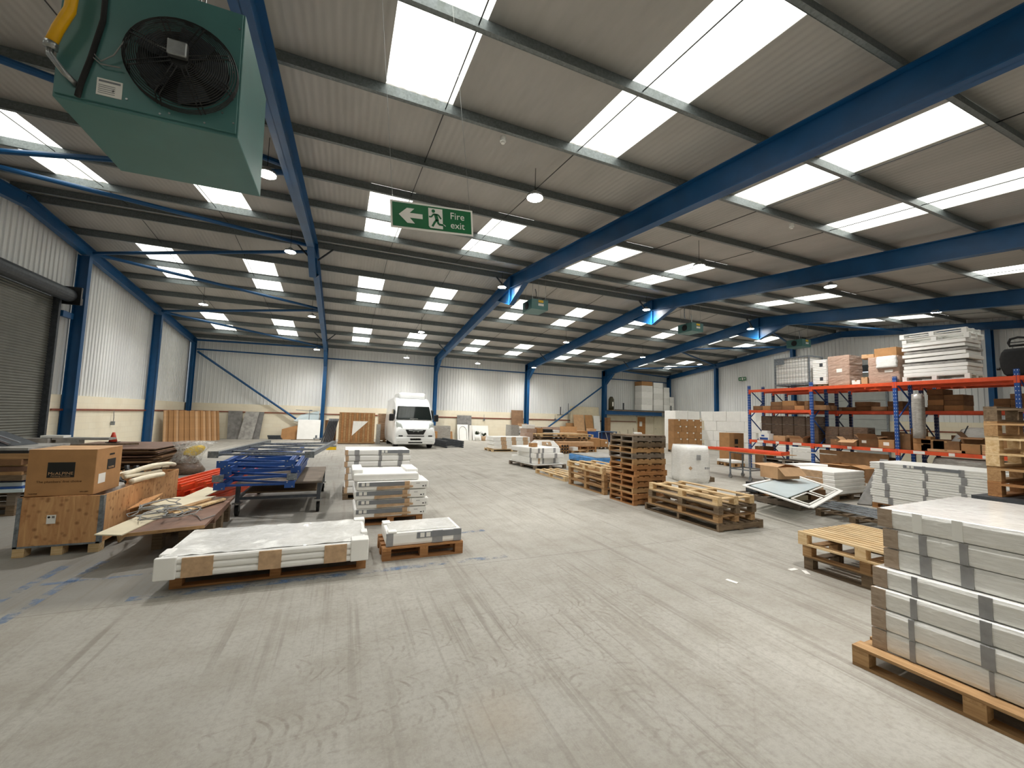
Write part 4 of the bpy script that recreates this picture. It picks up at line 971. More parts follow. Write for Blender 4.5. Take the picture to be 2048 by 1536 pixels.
# yellow and grey floor box behind the trolley
t = T('tool_case', 'small bright yellow and grey case on the floor behind the blue frames', 'case', F(652,900))
b = MB(); b.box(0,.42,0,.3,0,.14); b.ob('case_body', 'yellow', t); b = MB(); b.box(.0,.42,.0,.3,.14,.2); b.ob('case_lid', 'galv', t)
# worn blue floor paint (separate painted marks)
def mark(x0,y0,x1,y1,w,lab):
    b = MB(); b.beam((x0,y0,.0012),(x1,y1,.0012),w,.001); tag(b.ob('floor_marking','bluepaint'), lab, 'floor marking', 'worn blue floor lines')
mark(-1.7,4.86,2.0,4.88,.1,'worn blue line running along the front of the white slab pallets'); mark(-2.6,5.5,-.2,5.52,.06,'worn blue cross line in front of the crate')
mark(-2.72,4.6,-2.66,6.1,.09,'left worn blue stripe in front of the crate'); mark(-2.42,4.6,-2.36,6.1,.09,'right worn blue stripe in front of the crate'); mark(1.4,6.0,2.1,6.05,.09,'short worn blue mark behind the single pack')
# ================================================================ BACK WALL LEFT
# leaning cardboard strips in the corner
pA, pB, pC = Vector((-7.75,24.35,0)), Vector((-6.95,25.1,0)), Vector((-6.15,27.2,0)); pts = []
for k in range(22):
    u = k/21; q = (pA*(1-u)**2 + pB*2*u*(1-u)*1.0 + pC*u*u); pts.append(q)
for k in range(21):
    p, q = pts[k], pts[k+1]; d = (q-p).normalized(); n = Vector((-d.y, d.x, 0)); lean = n*.16 + Vector((-.02,.06,0)); h = 1.58+.01*(k%3)
    th = n*.05; p = p + n*.025*(k%2); q = q + n*.025*(k%2)
    b = MB(); b.hexa([tuple(p-p), tuple((q-p)*.9), tuple((q-p)*.9+th), tuple(th), tuple(lean+Vector((0,0,h))), tuple((q-p)*.9+lean+Vector((0,0,h))), tuple((q-p)*.9+th+lean+Vector((0,0,h))), tuple(th+lean+Vector((0,0,h)))])
    o = b.ob('cardboard_strip', ('cardtan' if k in (0,5,12,15,17,19) else 'card')); o.location = p
    tag(o, 'tall brown cardboard strip leaning in the left rear corner, %s from the left' % NTH[k], 'cardboard strip', 'leaning cardboard strips')
def lean(x0, x1, h, y0, y1, name, label, cat, mat, dx=0, th=.03, yw=None):
    """sheet standing on the floor at y0 and leaning back to y1 at its top"""
    P = [(x0,y0,0),(x1,y0,0),(x1+dx,y1,h),(x0+dx,y1,h)]; return board([P[0],P[1],P[2],P[3]], -th, name, label, cat, mat)
lean(-6.0,-5.3,1.62,28.0,28.3,'stone_slab','dark grey slab leaning right behind the cardboard strips','slab','stone',-.1)
lean(-5.45,-4.75,1.6,27.85,28.2,'stone_slab','tilted light grey slab leaning between two darker slabs','slab','stonelt',.22)
lean(-4.75,-4.42,1.6,28.05,28.35,'stone_slab','narrow dark grey slab to the right of the light tilted slab','slab','stone',.12)
t = T('folded_sheeting', 'low bundle of dark folded sheeting on the floor by the back wall', 'sheeting', (-3.95,28.0,0)); 
for k in range(4): b = MB(); b.box(-.02*k,.75-.05*k,0,.3,.06*k,.06*k+.05); b.ob('fold', 'dgrey', t)
board([(-3.3,28.0,0),(-2.46,28.0,0),(-2.46,28.25,.85),(-3.3,28.25,.6)], -.02, 'hardboard_sheet', 'brown sheet with sloping top leaning left of the whiteboard', 'sheet', 'card')
t = T('whiteboard', 'white rectangular board leaning beside the blue column on the back wall', 'whiteboard', (-2.42,27.55,0)); 
b = MB(); b.hexa([(0,0,.03),(1.24,0,.03),(1.24,.03,.03),(0,.03,.03),(.0,.3,1.2),(1.24,.3,1.2),(1.24,.33,1.2),(0,.33,1.2)]); bevel(b.ob('board_face','white',t), .02, 3)
b = MB(); b.box(-.3,1.4,-.02,.05,0,.03); b.ob('floor_strip','wd',t)
t = T('glass_frame', 'pale green glass frame with bars standing behind the whiteboard', 'frame', (-2.7,28.1,1.0)); b = MB(); b.hexa([(0,0,.1),(1.4,0,0),(1.4,.03,0),(0,.03,.1),(.4,.1,.5),(1.4,.1,.75),(1.4,.13,.75),(.4,.13,.5)]); b.ob('glass_sheet','glassblue',t)
b = MB(); b.beam((.1,-.03,.78),(1.3,-.03,.72),.03,.03); b.beam((.85,-.03,0),(.85,-.03,.8),.03,.03); b.box(.84,1.0,-.03,.0,.74,.8); b.ob('frame_bar','galv',t); b = MB(); b.box(.3,1.35,.12,.2,-1.0,-.02); b.ob('stand_panel','card',t)
t = T('castor_dolly', 'small grey castor dolly on the floor in front of the blue column', 'dolly', (-1.5,27.1,0)); b = MB(); b.box(0,.5,0,.2,.1,.14); b.box(.1,.2,.05,.15,.14,.3); b.ob('dolly_plate','galv',t)
for x in (.05,.45): b = MB(); b.tube([(x-.03,.1,.05),(x+.03,.1,.05)],.05,16); b.ob('castor_wheel','steel',t)
for k in range(7):
    b = MB(); x = -.72+.09*k; b.tube([(x-.25,24.6,.0),(x+.1-.02*k,25.0,1.25)],.035,8); b.tube([(x+.1-.02*k,25.0,1.2),(x+.1-.02*k+.02,25.03,1.34)],.05,8,1)
    tag(b.ob('steel_prop',['dgrey','galv']), 'dark steel prop leaning left of the slatted wrapped panel, %s from the left' % NTH[k], 'prop', 'leaning steel props')
t = T('slatted_panel_load', 'wrapped upright load of brown slatted panels with a white triangular card', 'wrapped load', (-.12,24.25,0))
b = MB(); b.box(0,1.85,0,.5,.1,1.72); b.ob('load_core','card',t)
for k in range(15): m = MB(); m.box(.01+k*.1225,.108+k*.1225,-.02,0,.11,1.70-.01*(k%2)); m.ob('slat', ('wm','wr')[k%2], t)
b = MB(); b.add([(.72,-.03,1.25),(1.5,-.03,1.25),(.68,-.03,.45),(.72,-.021,1.25),(1.5,-.021,1.25),(.68,-.021,.45)],[(0,2,1),(3,4,5),(0,1,4,3),(1,2,5,4),(2,0,3,5)]); b.ob('triangular_card','paper',t)
b = MB(); b.box(-.02,1.9,-.03,.55,.03,.1); b.ob('bearer_board','wm',t); b = MB(); b.box(0,.1,0,.5,0,.03); b.box(1.75,1.85,0,.5,0,.03); b.ob('foot_batten','wd',t)
carton((-.85,25.3,0),0,.6,.5,1.25,'tall dark box standing behind the steel props','boxes behind the slatted load','carddark')
wrapped((1.85,24.3,0),0,.22,.5,1.1,'narrow grey wrapped roll to the right of the slatted load','filmgrey',None,seed=6)
pallet((2.0,25.6,0),0,.9,.8,'pallet under the wrapped carton column left of the van',tone='wm')
for k in range(3): wrapped((2.02,25.62,.142+k*.52),0,.86,.76,.515,'film wrapped brown carton block left of the van, %s' % ('lowest','middle one','topmost')[k],'filmbrown','wrapped cartons left of the van',seed=20+k,irr=.01)
# ================================================================ VAN
p0 = F(785,893); p1 = F(866,900)
t = T('panel_van', 'white high roof panel van parked facing the camera near the back wall', 'van', (2.38,20.6,0), 0.0)
VW, VL, VH = 2.08, 5.0, 2.62
def vring(y, ztop, zbot, inset_top, inset_bot, bulge=0.0):
    h = ztop-zbot; xs_ = []
    c = VW/2
    pr = [(c-.25-inset_top, ztop), (c-.12-inset_top, ztop-.04), (c-.05-inset_top*.9, ztop-.16), (c-.03-inset_top*.6, zbot+h*.62), (c-inset_bot, zbot+h*.4), (c-inset_bot, zbot+h*.15), (c-.05-inset_bot, zbot)]
    R = [(c+x, y, z) for x, z in pr]; Lf = [(c-x, y, z) for x, z in reversed(pr)]
    return R + Lf
rs = [vring(.0,.98,.28,.1,.12), vring(.06,1.08,.24,.06,.05), vring(.25,1.22,.22,.04,.02), vring(.6,1.4,.22,.03,.0), vring(1.02,2.12,.22,.1,0), vring(1.25,2.4,.22,.1,0), vring(1.7,2.56,.22,.08,0), vring(2.0,VH,.22,.05,0), vring(VL-.3,VH,.22,.05,0), vring(VL,VH-.06,.3,.08,.03)]
m = MB(); m.rings(rs); bo = m.ob('van_body','vanpaint',t,True); bevel(bo,.01)
c = VW/2
def fp(y, z, x): return (x, y, z)
b = MB()   # windscreen laid on the raked front
ws = [(-.9,.63,1.44),(.9,.63,1.44),(.8,1.04,2.12),(-.8,1.04,2.12)]
b.hexa([(c+x, y-.06, z) for x,y,z in ws]+[(c+x, y+.02, z+.005) for x,y,z in ws]); bevel(b.ob('windscreen','windscreen',t), .05, 3)
b = MB(); b.box(c-.22,c+.18,.6,.62,1.44,1.5); b.ob('paper_on_dash','paper',t)
b = MB(); b.beam((c-.75,.62,1.42),(c-.05,.66,1.47),.015,.02); b.beam((c+.0,.62,1.42),(c+.7,.66,1.47),.015,.02); b.ob('wiper','black',t)
for s in (-1,1):
    b = MB(); b.hexa([(c+s*.62,.0,1.0),(c+s*.9,.1,1.0),(c+s*.93,.3,1.05),(c+s*.62,.2,1.05),(c+s*.68,.06,1.2),(c+s*.9,.16,1.32),(c+s*.93,.36,1.36),(c+s*.68,.3,1.25)] if s > 0 else [(c-.9,.1,1.0),(c-.62,.0,1.0),(c-.62,.2,1.05),(c-.93,.3,1.05),(c-.9,.16,1.32),(c-.68,.06,1.2),(c-.68,.3,1.25),(c-.93,.36,1.36)]); bevel(b.ob('headlamp','lampglass',t), .03, 2)
    x = c+s*1.0
    b = MB(); b.box(min(x,x+s*.24),max(x,x+s*.24),.6,.74,1.36,1.72); bevel(b.ob('wing_mirror','black',t), .05, 3)
    b = MB(); b.box(min(x-s*.02,x+s*.02),max(x-s*.02,x+s*.02),.85,1.55,1.45,1.95); bevel(b.ob('side_window','windscreen',t), .02)
    for y in (.85, 4.0):
        b = MB(); xx = c+s*.86; b.tube([(xx-.1,y,.34),(xx+.1,y,.34)],.335,28); wheel = b.ob('wheel','tyre',t,False); b = MB(); b.tube([(xx+s*.1,y,.34),(xx+s*.115,y,.34)],.2,20); b.ob('wheel_rim','steel',wheel)
    b = MB(); b.box(c+s*.72-.1,c+s*.72+.1,-.012,.05,.62,.68); b.ob('fog_lamp_slot','black',t)
    b = MB(); b.tube([(c+s*.8,-.02,.42),(c+s*.8,.05,.42)],.06,16); b.ob('fog_lamp','lampglass',t)
    b = MB(); b.box(min(x,x-s*.03),max(x,x-s*.03),1.2,4.6,.3,.52); b.ob('side_rub_strip','dgrey',t)
b = MB(); b.add([(c+x,y,z) for y in (-.03,.1) for x,z in ((-.5,.96),(.5,.96),(.38,.72),(-.38,.72))],[(0,3,2,1),(4,5,6,7),(0,1,5,4),(1,2,6,5),(2,3,7,6),(3,0,4,7)]); gr = b.ob('grille','black',t)
b = MB(); b.tube([(c-.34,-.045,.92),(c-.1,-.05,.9),(c,-.055,.955),(c+.1,-.05,.9),(c+.34,-.045,.92)],.016,8); b.tube([(c-.14,-.05,.85),(c,-.06,.905),(c+.14,-.05,.85)],.016,8); b.ob('chevron_badge','steel',gr)
b = MB(); b.box(c-.42,c+.42,-.015,.03,.62,.66); b.ob('lower_intake','black',t); b = MB(); b.box(c-.34,c+.34,-.01,.05,.3,.36); b.ob('bottom_intake','black',t)
b = MB(); b.box(c-.26,c+.26,-.03,.05,.44,.55); np_ = b.ob('number_plate','paper',t); text('LC08 DTX',.1,'ink',np_,(c,-.031,.495),(PI/2,0,0),sx=.95)
b = MB(); b.box(c-.95,c+.95,-.03,.3,.34,.6); bevel(b.ob('front_bumper','vanpaint',t), .07, 4)
b = MB(); b.box(c-.72,c+.72,1.55,3.4,2.5,2.86); bevel(b.ob('roof_box','vanpaint',t), .14, 4); b = MB(); b.box(c-.25,c+.15,1.56,1.6,2.64,2.67); b.ob('roof_vent','dgrey',t)
# ================================================================ BACK WALL CENTRE
def rackflat(o, rz, w, L, z, label):
    t = T('racking_frame', label, 'racking frame', (o[0],o[1],z), rz, 'grey racking frames beside the van')
    for x in (0,w-.08): b = MB(); b.box(x,x+.08,0,L,0,.08); b.ob('post','dgrey',t)
    for i in range(6): b = MB(); y = .2+i*(L-.4)/5; y2 = min(L-.1, y+(L-.4)/5); b.beam((.08,y,.04),(w-.08,y2 if i%2 else y,.04),.03,.03); b.ob('cross_brace','dgrey',t)
for k in range(4): rackflat((5.1+.02*k,21.2+.05*k,0), .12, 1.0, 3.2, .09*k, 'dark grey racking frame flat on the floor right of the van, %s' % ('bottom','second up','third up','topmost')[k])
wrapped((5.5,26.9,0),0,1.25,.9,1.0,'grey film wrapped pallet load by the back wall right of the van','filmgrey',None,seed=8)
carton((5.25,26.3,0),0,.5,.4,.65,'small brown carton in front of the grey wrapped load right of the van'); 
lean(6.5,7.0,.62,27.2,27.4,'cardboard_sheet','brown cardboard piece leaning between the wrapped load and the arched white panel','cardboard','card')
lean(7.55,8.6,1.72,28.1,28.35,'ribbed_panel','tall grey ribbed panel leaning on the back wall behind the arched panel','panel','stone')
t = T('arched_panel', 'white panel with an arched relief pattern leaning on the back wall', 'panel', (7.45,27.6,0)); b = MB(); b.hexa([(0,0,0),(.78,0,0),(.78,.04,0),(0,.04,0),(0,.3,1.08),(.78,.3,1.08),(.78,.34,1.08),(0,.34,1.08)]); b.ob('panel_face','white',t)
b = MB(); pts = [(.12,.02,.08)]+[(.39-.27*math.cos(q*PI/10),.02+.0,.6+.36*math.sin(q*PI/10)) for q in range(11)]+[(.66,.02,.08)]; b.tube([(x,.3*z/1.08-.012,z) for x,_,z in pts],.014,6); b.ob('arch_moulding','stonelt',t)
b = MB(); b.box(.84,1.05,.1,.14,0,1.05); b.ob('white_strip','whitefoam',t)
lean(8.65,9.85,1.02,27.95,28.25,'white_slab','white veined slab leaning behind the potted plants','slab','white')
def plant(x, y, lab, potmat, seed, r=.16, ph=.36):
    t = T('potted_plant', lab, 'plant', (x,y,0)); b = MB(); b.cyl(0,0,0,ph,r*.8,20,0,r); b.ob('plant_pot',potmat,t,True); r2 = random.Random(seed); b = MB()
    for k in range(70):
        a_ = r2.random()*2*PI; e = r2.uniform(.2,1.2); L = r2.uniform(.12,.34); p = Vector((r2.uniform(-.1,.1),r2.uniform(-.1,.1),ph+r2.uniform(-.02,.12))); d = Vector((math.cos(a_)*math.cos(e),math.sin(a_)*math.cos(e),math.sin(e)*.7)); s = d.cross(Vector((0,0,1))).normalized()*.03
        b.add([p,p+d*L*.5+s,p+d*L,p+d*L*.5-s,p+d*L*.5+Vector((0,0,.012))],[(0,1,4),(1,2,4),(2,3,4),(3,0,4)])
    b.ob('leaves','leaf',t)
plant(8.72,27.2,'leafy plant in a square white pot by the back wall','white',1,.2,.42); plant(9.2,27.25,'leafy plant in a brown pot right of the white pot','bandbrown',2,.17,.32)
# pallet of white sacks wrapped in film
pallet((10.0,24.2,0),0,1.2,1.0,'pallet under the film wrapped white sacks by the back wall')
t0 = wrapped((10.02,24.22,.142),0,.55,.95,1.05,'grey film wrapped load left of the white sacks','filmgrey','wrapped loads along the back wall',seed=31)
for k in range(4):
    b = MB(); rs = []
    for z, s in ((0,.8),(.05,1),(.15,1.02),(.22,.85)): rs.append([(.36*s*math.copysign(abs(math.cos(2*PI*i/24))**.6,math.cos(2*PI*i/24)), .42*s*math.copysign(abs(math.sin(2*PI*i/24))**.6,math.sin(2*PI*i/24)), z) for i in range(24)])
    b.rings(rs); o = b.ob('white_sack','whitefoam',None,True); o.location = (10.95,24.6,.145+.245*k); tag(o,'full white sack %s in the pile of four sacks near the back wall' % ('at the bottom','second up','third up','on top')[k],'sack','white sacks on the pallet')
carton((10.7,24.35,1.13),0,.5,.4,.16,'small pale brown open tray on top of the white sacks','loose trays','cardtan')
for k,(x,w_,m,lab) in enumerate(((11.45,.75,'filmgrey','grey film wrapped block right of the white sacks'),(12.25,.8,'filmpink','tan film wrapped block in the middle of the back wall row'),(13.1,.85,'filmpink','tan film wrapped block nearest the brown chipboard'))):
    wrapped((x,24.3,.1),0,w_,.9,1.0,lab,m,'wrapped loads along the back wall',seed=40+k); pallet((x,24.3,0),0,w_,.9,'dark low pallet under the %s' % lab.replace(' in the middle of the back wall row',', middle').replace(' nearest the brown chipboard',', right'),tone='wd',h=.098)
b = MB(); b.box(0,.06,0,.02,0,1.0); o = b.ob('white_post','white'); o.location = (11.4,24.2,0); tag(o,'thin white upright strip in front of the grey wrapped block','strip')
board([(11.72,28.3,1.05),(12.68,28.3,1.05),(12.68,28.4,2.22),(11.72,28.4,2.22)], -.03, 'chipboard_sheet', 'brown chipboard sheet standing against the back wall left of a blue column', 'board', 'mdf')
carton((11.8,27.6,0),0,.9,.74,1.04,'large carton supporting the chipboard sheet at the back wall',None,'card')
# long white foam pack stack on a pallet
pallet((6.85,18.95,0),.02,2.15,1.1,'long pallet beneath the low white foam pack stack in mid hall',tone='wp',run='x',n=5,h=.12)
for k in range(3):
    pack((6.98-.03*k,19.0,.122+.2*k),.02,2.0,1.0,.197,'long white foam pack with brown bands in mid hall, %s of three' % ('bottom','middle','top')[k],'white foam packs in mid hall',3,[('F',.4,.68,'bandbrown'),('F',.98,1.22,'bandbrown'),('F',1.6,1.88,'bandbrown')])
# ================================================================ CENTRE RIGHT, FAR
# wrapped cartons row behind the pallet pile
pallet((9.4,20.5,0),0,1.1,1.0,'pallet under the cluttered wrapped load left of the long plank pile',tone='wd')
wrapped((9.42,20.52,.142),0,.6,.9,.95,'tan film wrapped load left of the long pile of planks','filmpink','wrapped loads in mid hall',seed=51)
carton((10.06,20.55,.142),0,.35,.8,1.0,'tall brown carton between the tan wrapped load and the plank pile')
wrapped((9.45,20.6,1.1),0,.5,.7,.22,'white film bundle on top of the tan wrapped load','film',seed=53)
carton((10.55,20.6,.0),0,.5,.6,1.08,'dark open carton behind the plank pile',None,'black',tape=False)
carton((11.1,20.6,.0),0,.4,.6,1.02,'white carton behind the left end of the plank pile',None,'white')
wrapped((8.85,19.55,.0),0,.5,.6,.9,'grey white wrapped column just left of the plank pile','filmpink',seed=55)
# long plank pile on stacked pallets
X0, Y0 = 9.6, 19.2
Z = 0
for k,(w_,tn) in enumerate(((1.4,'wd'),(1.5,'wm'),(2.9,'wd'),(3.0,'wm'),(3.1,'wd'),(3.2,'wp'))):
    if k < 2: 
        for j in range(2): pallet((X0+j*1.6,Y0,Z),0,1.5,1.1,'%s pallet at the %s of the wide pile in the rear middle' % (('lower','upper')[k],('left','right')[j]),tone=tn,run='x',h=.15,n=4)
        Z += .152
    else:
        pallet((X0-.1+.06*(k%3),Y0-.05*(k%2),Z),0,w_,1.1,'extra long pallet in the wide pile in the rear middle, %s' % ('lowest','second up','third up','topmost')[k-2],tone=tn,run='x',h=.14,n=5); Z += .142
for k in range(3):
    b = MB(); b.box(0,2.6-.3*k,0,.2,0,.04); o = b.ob('loose_plank',('wp','wm','cream')[k]); o.location = (X0+.2+.2*k,Y0+.1+.28*k,Z+.001); tag(o,'loose plank lying on top of the wide pallet pile, %s' % ('front','middle','back')[k],'plank')
board([(11.65,20.7,.55),(12.8,20.7,.55),(12.8,20.9,1.25),(11.7,20.9,1.25)],-.03,'board_offcut','brown board leaning behind the wide pallet pile','board','card')
b = MB(); b.box(11.6,12.85,20.6,21.2,0,.548); tag(b.ob('pallet_box','wd'),'dark timber box behind the wide pallet pile','box')
# long brown carton + small pallets in front of pile
carton((10.2,18.35,.298),0,2.1,.6,.22,'long flat brown carton in front of the wide pallet pile',None,'cardtan')
for k in range(2): pallet((10.3+1.1*k,18.3,0),0,1.05,.7,'small pallet under the long flat carton, %s one' % ('left','right')[k],tone='wm',h=.145)
for k in range(2): pallet((10.3+1.1*k,18.3,.148),0,1.05,.7,'upper small pallet under the long flat carton, %s one' % ('left','right')[k],tone='wr',h=.145)
for j in range(3):
    for i in range(3):
        b = MB(); b.tube([(0,0,0),(0,.6,0)],.07,12); b.tube([(0,-.004,0),(0,0,0)],.055,12,1); o = b.ob('card_tube',['card','ink']); o.location = (10.0+.145*i,17.6,.08+.145*j); tag(o,'brown cardboard tube end in the stack of tubes, row %s' % ('one','two','three')[j]+(' left',' centre',' right')[i],'cardboard tube','cardboard tubes')
pallet((10.5,17.5,0),0,.9,.6,'small loose pallet with a white wrapped bundle right of the cardboard tubes',tone='wm',h=.14)
wrapped((10.55,17.52,.142),0,.3,.4,.18,'small white bundle on the loose pallet by the cardboard tubes','film',seed=57)
pallet((8.35,17.3,0),.0,1.35,1.0,'pallet under the film tented load in the middle distance',tone='wd')
wrapped((8.37,17.32,.142),0,1.31,.95,.22,'white film wrapped base pack in the middle distance','film',seed=58)
t = T('film_tented_load','brown goods tented in white film with a small white label, middle distance','wrapped load',(8.37,17.4,.365)); b = MB(); b.rings([[(0,0,0),(1.35,0,0),(1.35,.8,0),(0,.8,0)],[(.25,.2,.26),(1.15,.2,.26),(1.1,.6,.28),(.3,.6,.28)]]); b.ob('film_tent','film',t)
b = MB(); b.rings([[(.45,-.012,.06),(.95,-.012,.06),(.95,.1,.06),(.45,.1,.06)],[(.5,.08,.22),(.9,.08,.22),(.9,.2,.22),(.5,.2,.22)]]); b.ob('brown_goods','bandbrown',t); b = MB(); b.hexa([(.66,-.03,.1),(.74,-.03,.1),(.74,.05,.1),(.66,.05,.1),(.66,.03,.18),(.74,.03,.18),(.74,.1,.18),(.66,.1,.18)]); b.ob('paper_label','paper',t)
# brown cartons and blue bench
pallet((12.95,20.0,0),0,1.5,.9,'low dark pallet under the brown cartons by the blue bench',tone='wd',h=.12)
carton((12.98,20.05,.122),0,.9,.8,.5,'large brown carton with round white label beside the blue bench','cartons by the blue bench','card',lab=None)
carton((13.9,20.05,.122),0,.53,.8,.42,'brown carton with white sticker at the right end of the low pallet','cartons by the blue bench','card',lab=('F',.35,.45,.2,.3))
carton((13.0,21.4,0),0,.9,.6,.98,'tall brown carton behind the one with the round label','cartons by the blue bench','card')
wrapped((14.0,21.4,0),0,.7,.6,.95,'blue plastic crate load behind the brown cartons','rackblue',seed=61,irr=.004); carton((14.1,21.45,.96),0,.45,.4,.16,'small tan carton on top of the blue crate load',None,'cardtan')
t = T('blue_bench','blue steel bench trolley in front of the thick column','bench',(14.85,21.3,0)); b = MB(); b.box(0,1.15,0,.6,.93,.97); b.ob('bench_top','blue',t)
for x in (.02,1.1):
    for y in (.02,.55): b = MB(); b.box(x,x+.04,y,y+.04,0,.93); b.ob('leg','blue',t)
b = MB(); b.box(.05,1.1,.3,.35,.3,.9); b.ob('side_panel','navy',t)
for k in range(2): b = MB(); b.tube([(15.2+.38*k,20.95,.0),(15.12+.38*k,21.27,.9)],.025,8); tag(b.ob('steel_tube','steel'),'pale steel tube leaning on the blue bench, %s' % ('left','right')[k],'tube')
# big sheet and doors against the wall
lean(16.75,19.45,2.68,28.15,28.35,'large_board','large cream board leaning on the back wall behind the brown doors','board','palemdf')
lean(16.95,17.9,2.02,27.75,28.05,'flush_door','brown flush door leaning on the large cream board, left one','door','cardtan',-.08)
lean(17.95,18.65,2.02,27.6,27.95,'flush_door','brown flush door leaning on the large cream board, right one','door','card',-.1)
lean(18.75,19.35,1.98,27.8,28.05,'plastic_door','white plastic door leaning right of the brown doors','door','white')
for k in range(3): carton((19.3,26.9,.62*k),0,.28,.4,.618,'narrow brown carton in the column left of the thick blue column, %s' % ('bottom','middle','top')[k],'narrow cartons','carddark',tape=False)
lean(16.2,16.9,1.35,27.9,28.2,'board_offcut','curved brown board leaning at the left edge of the cream board','board','card',.1)
b = MB(); b.tube([(16.6,YB-.1,2.9),(16.6,YB-.1,1.2)],.02,8); b.tube([(16.6,YB-.1,2.1),(16.4,YB-.1,1.98),(15.6,YB-.1,1.97)],.02,8); b.tube([(15.9,YB-.1,2.0),(15.9,YB-.1,2.6)],.04,8); tag(b.ob('wall_conduit','dgrey'),'grey conduit run on the back wall beside the diagonal brace','conduit')
# ---------------- mezzanine
t = T('mezzanine_floor','low mezzanine deck with blue edge beam in the far right corner','mezzanine',(0,0,0)); b = MB(); ibeam(b,(19.4,27.4,2.27),(25.2,27.4,2.27),.3,.15,(0,0,1)); b.ob('edge_beam','blue',t)
b = MB(); b.box(20.0,26.5,27.3,28.4,2.43,2.49); b.ob('deck','wd',t); b = MB(); b.box(20.3,26.3,27.32,27.38,2.492,2.55); b.ob('toe_board','dgrey',t)
for x in (26.3,): b = MB(); b.box(x,x+.1,27.3,27.4,0,2.42); b.ob('post','blue',t)
t = T('gas_cylinder','dark olive cylinder with a white label standing on the mezzanine beside the thick column','cylinder',(20.25,27.75,2.492)); b = MB(); b.tube([(0,0,0),(0,0,.85),(0,0,.98),(0,0,1.08)],[.22,.22,.16,.1],20); b.ob('cylinder_body','olive',t,True); b = MB(); b.box(-.05,.05,-.235,-.2,.3,.65); b.ob('paper_label','paper',t)
for x,h,lab in ((21.2,.6,'short grey post standing on the mezzanine edge'),(26.2,.55,'thin grey post at the right end of the mezzanine')): b = MB(); b.box(x,x+.08,27.42,27.5,2.493,2.49+h); tag(b.ob('stub_post','dgrey'),lab,'post')
rr = random.Random(21); k = 0
for (x,w_,hs,m) in ((22.75,1.15,(.55,.55,.55,.5,.35),'whitefoam'),(24.02,1.0,(.52,.5,.5,.5,.45),'whitefoam'),(25.15,.6,(.6,.55,.55,.4),'filmgrey'),(25.8,.45,(.45,.4,.45),'film')):
    z = 2.493; c_ = 0
    for h in hs:
        carton((x+.35+rr.uniform(-.02,.02),27.45,z),0,w_,.88,h-.004,'pale packed carton on the mezzanine, %s column from the left, %s box up' % (NTH[k],NTH[c_]),'pale cartons on the mezzanine',('film' if (k+c_)%2 else 'whitefoam') if not (k == 0 and c_ == 4) else 'card',tape=False); z += h; c_ += 1
    k += 1
# office doors under the mezzanine
for i,(x,m,lab) in enumerate(((23.45,'door','brown'),(25.3,'cream','cream'),(26.55,'door','brown'))):
    w_ = .85 if i < 2 else .3; b = MB(); b.box(x,x+w_,YB-.06,YB-.002,0,2.0); o = S(b.ob('door_%d' % (i+3), m)); b = MB(); 
    for q in (x-.05,x+w_): b.box(q,q+.05,YB-.07,YB-.002,0,2.05)
    b.box(x-.05,x+w_+.05,YB-.07,YB-.002,2.0,2.05); b.ob('door_frame','cream',o)
    if i == 0: b = MB(); b.box(x+.22,x+.5,YB-.065,YB-.06,1.2,1.6); b.ob('notice','paper',o)
    if i < 2: b = MB(); b.tube([(x+.08,YB-.06,1.0),(x+.08,YB-.1,1.0),(x+.2,YB-.1,1.0)],.012,8); b.ob('door_handle','steel',o)
# timber tray with white sacks in front of the doors
t = T('timber_tray','pale open timber tray full of white bags behind the tall pallet stack','crate',(14.95,19.6,.0)); b = MB(); b.box(0,2.3,0,.03,.45,.82); b.box(0,2.3,.9,.93,.45,.82); b.box(0,.03,.03,.9,.45,.82); b.box(2.27,2.3,.03,.9,.45,.82); b.box(0,2.3,0,.93,.4,.45); b.ob('tray_body','wp',t)
for x in (.05,2.15):
    for y in (.05,.78): b = MB(); b.box(x,x+.1,y,y+.1,0,.4); b.ob('leg','wp',t)
for k in range(3): wrapped((15.9+.41*k,19.7,.46),0,.4,.6,.42+.12*(k%2),'white bag heaped at the right of the timber tray, %s' % ('left','middle','right')[k],'film','white bags on the timber tray',irr=.09,seed=80+k,e=3)
for k in range(4): b = MB(); b.tube([(15.3+.45*k,19.9,.5),(15.2+.5*k+.1*(k%2),20.0,1.05+.1*(k%3))],.012,6); tag(b.ob('thin_rod','wd'),'thin rod sticking up from the timber tray, %s from the left' % NTH[k],'rod','thin rods in the tray')
# white stacked boxes at the foot of the wall of foam
for c_ in range(4): carton((18.6,18.7,.4*c_),0,.72,.7,.398,'white carton in the column left of the brown carton block, %s' % ('bottom','second up','third up','top')[c_],'white cartons by the brown block','white',lab=('F',.45,.65,.2,.3),tape=False)
carton((17.9,18.8,0),0,.5,.5,.42,'small white carton on the floor left of the white carton column',None,'white',tape=False)
# block of brown cartons
a = F(1347,905); bq = F(1405,907); o_, rz, L = edge((17.0,17.55,0),(18.45,16.95,0)); zz = 0
pallet(o_, rz, L, .9, 'pallet under the block of brown cartons with white stickers', tone='wd', h=.12)
ux = Vector((math.cos(rz),math.sin(rz),0)); 
for r_ in range(5):
    ws_ = ((.33,.42,.3,.5),(.45,.35,.45,.3),(.3,.5,.35,.4),(.42,.33,.5,.3),(.35,.45,.35,.4))[r_]; x = 0
    for i,w_ in enumerate(ws_):
        q = Vector(o_)+ux*x; carton((q.x,q.y,.122+.345*r_), rz, w_-.01, .85, .342, 'brown stickered carton in the wrapped block, %s row up, %s from the left' % (NTH[r_],NTH[i]), 'brown cartons with stickers','card',tape=False,lab=('F',w_-.11,w_-.03,.25,.32)); x += w_
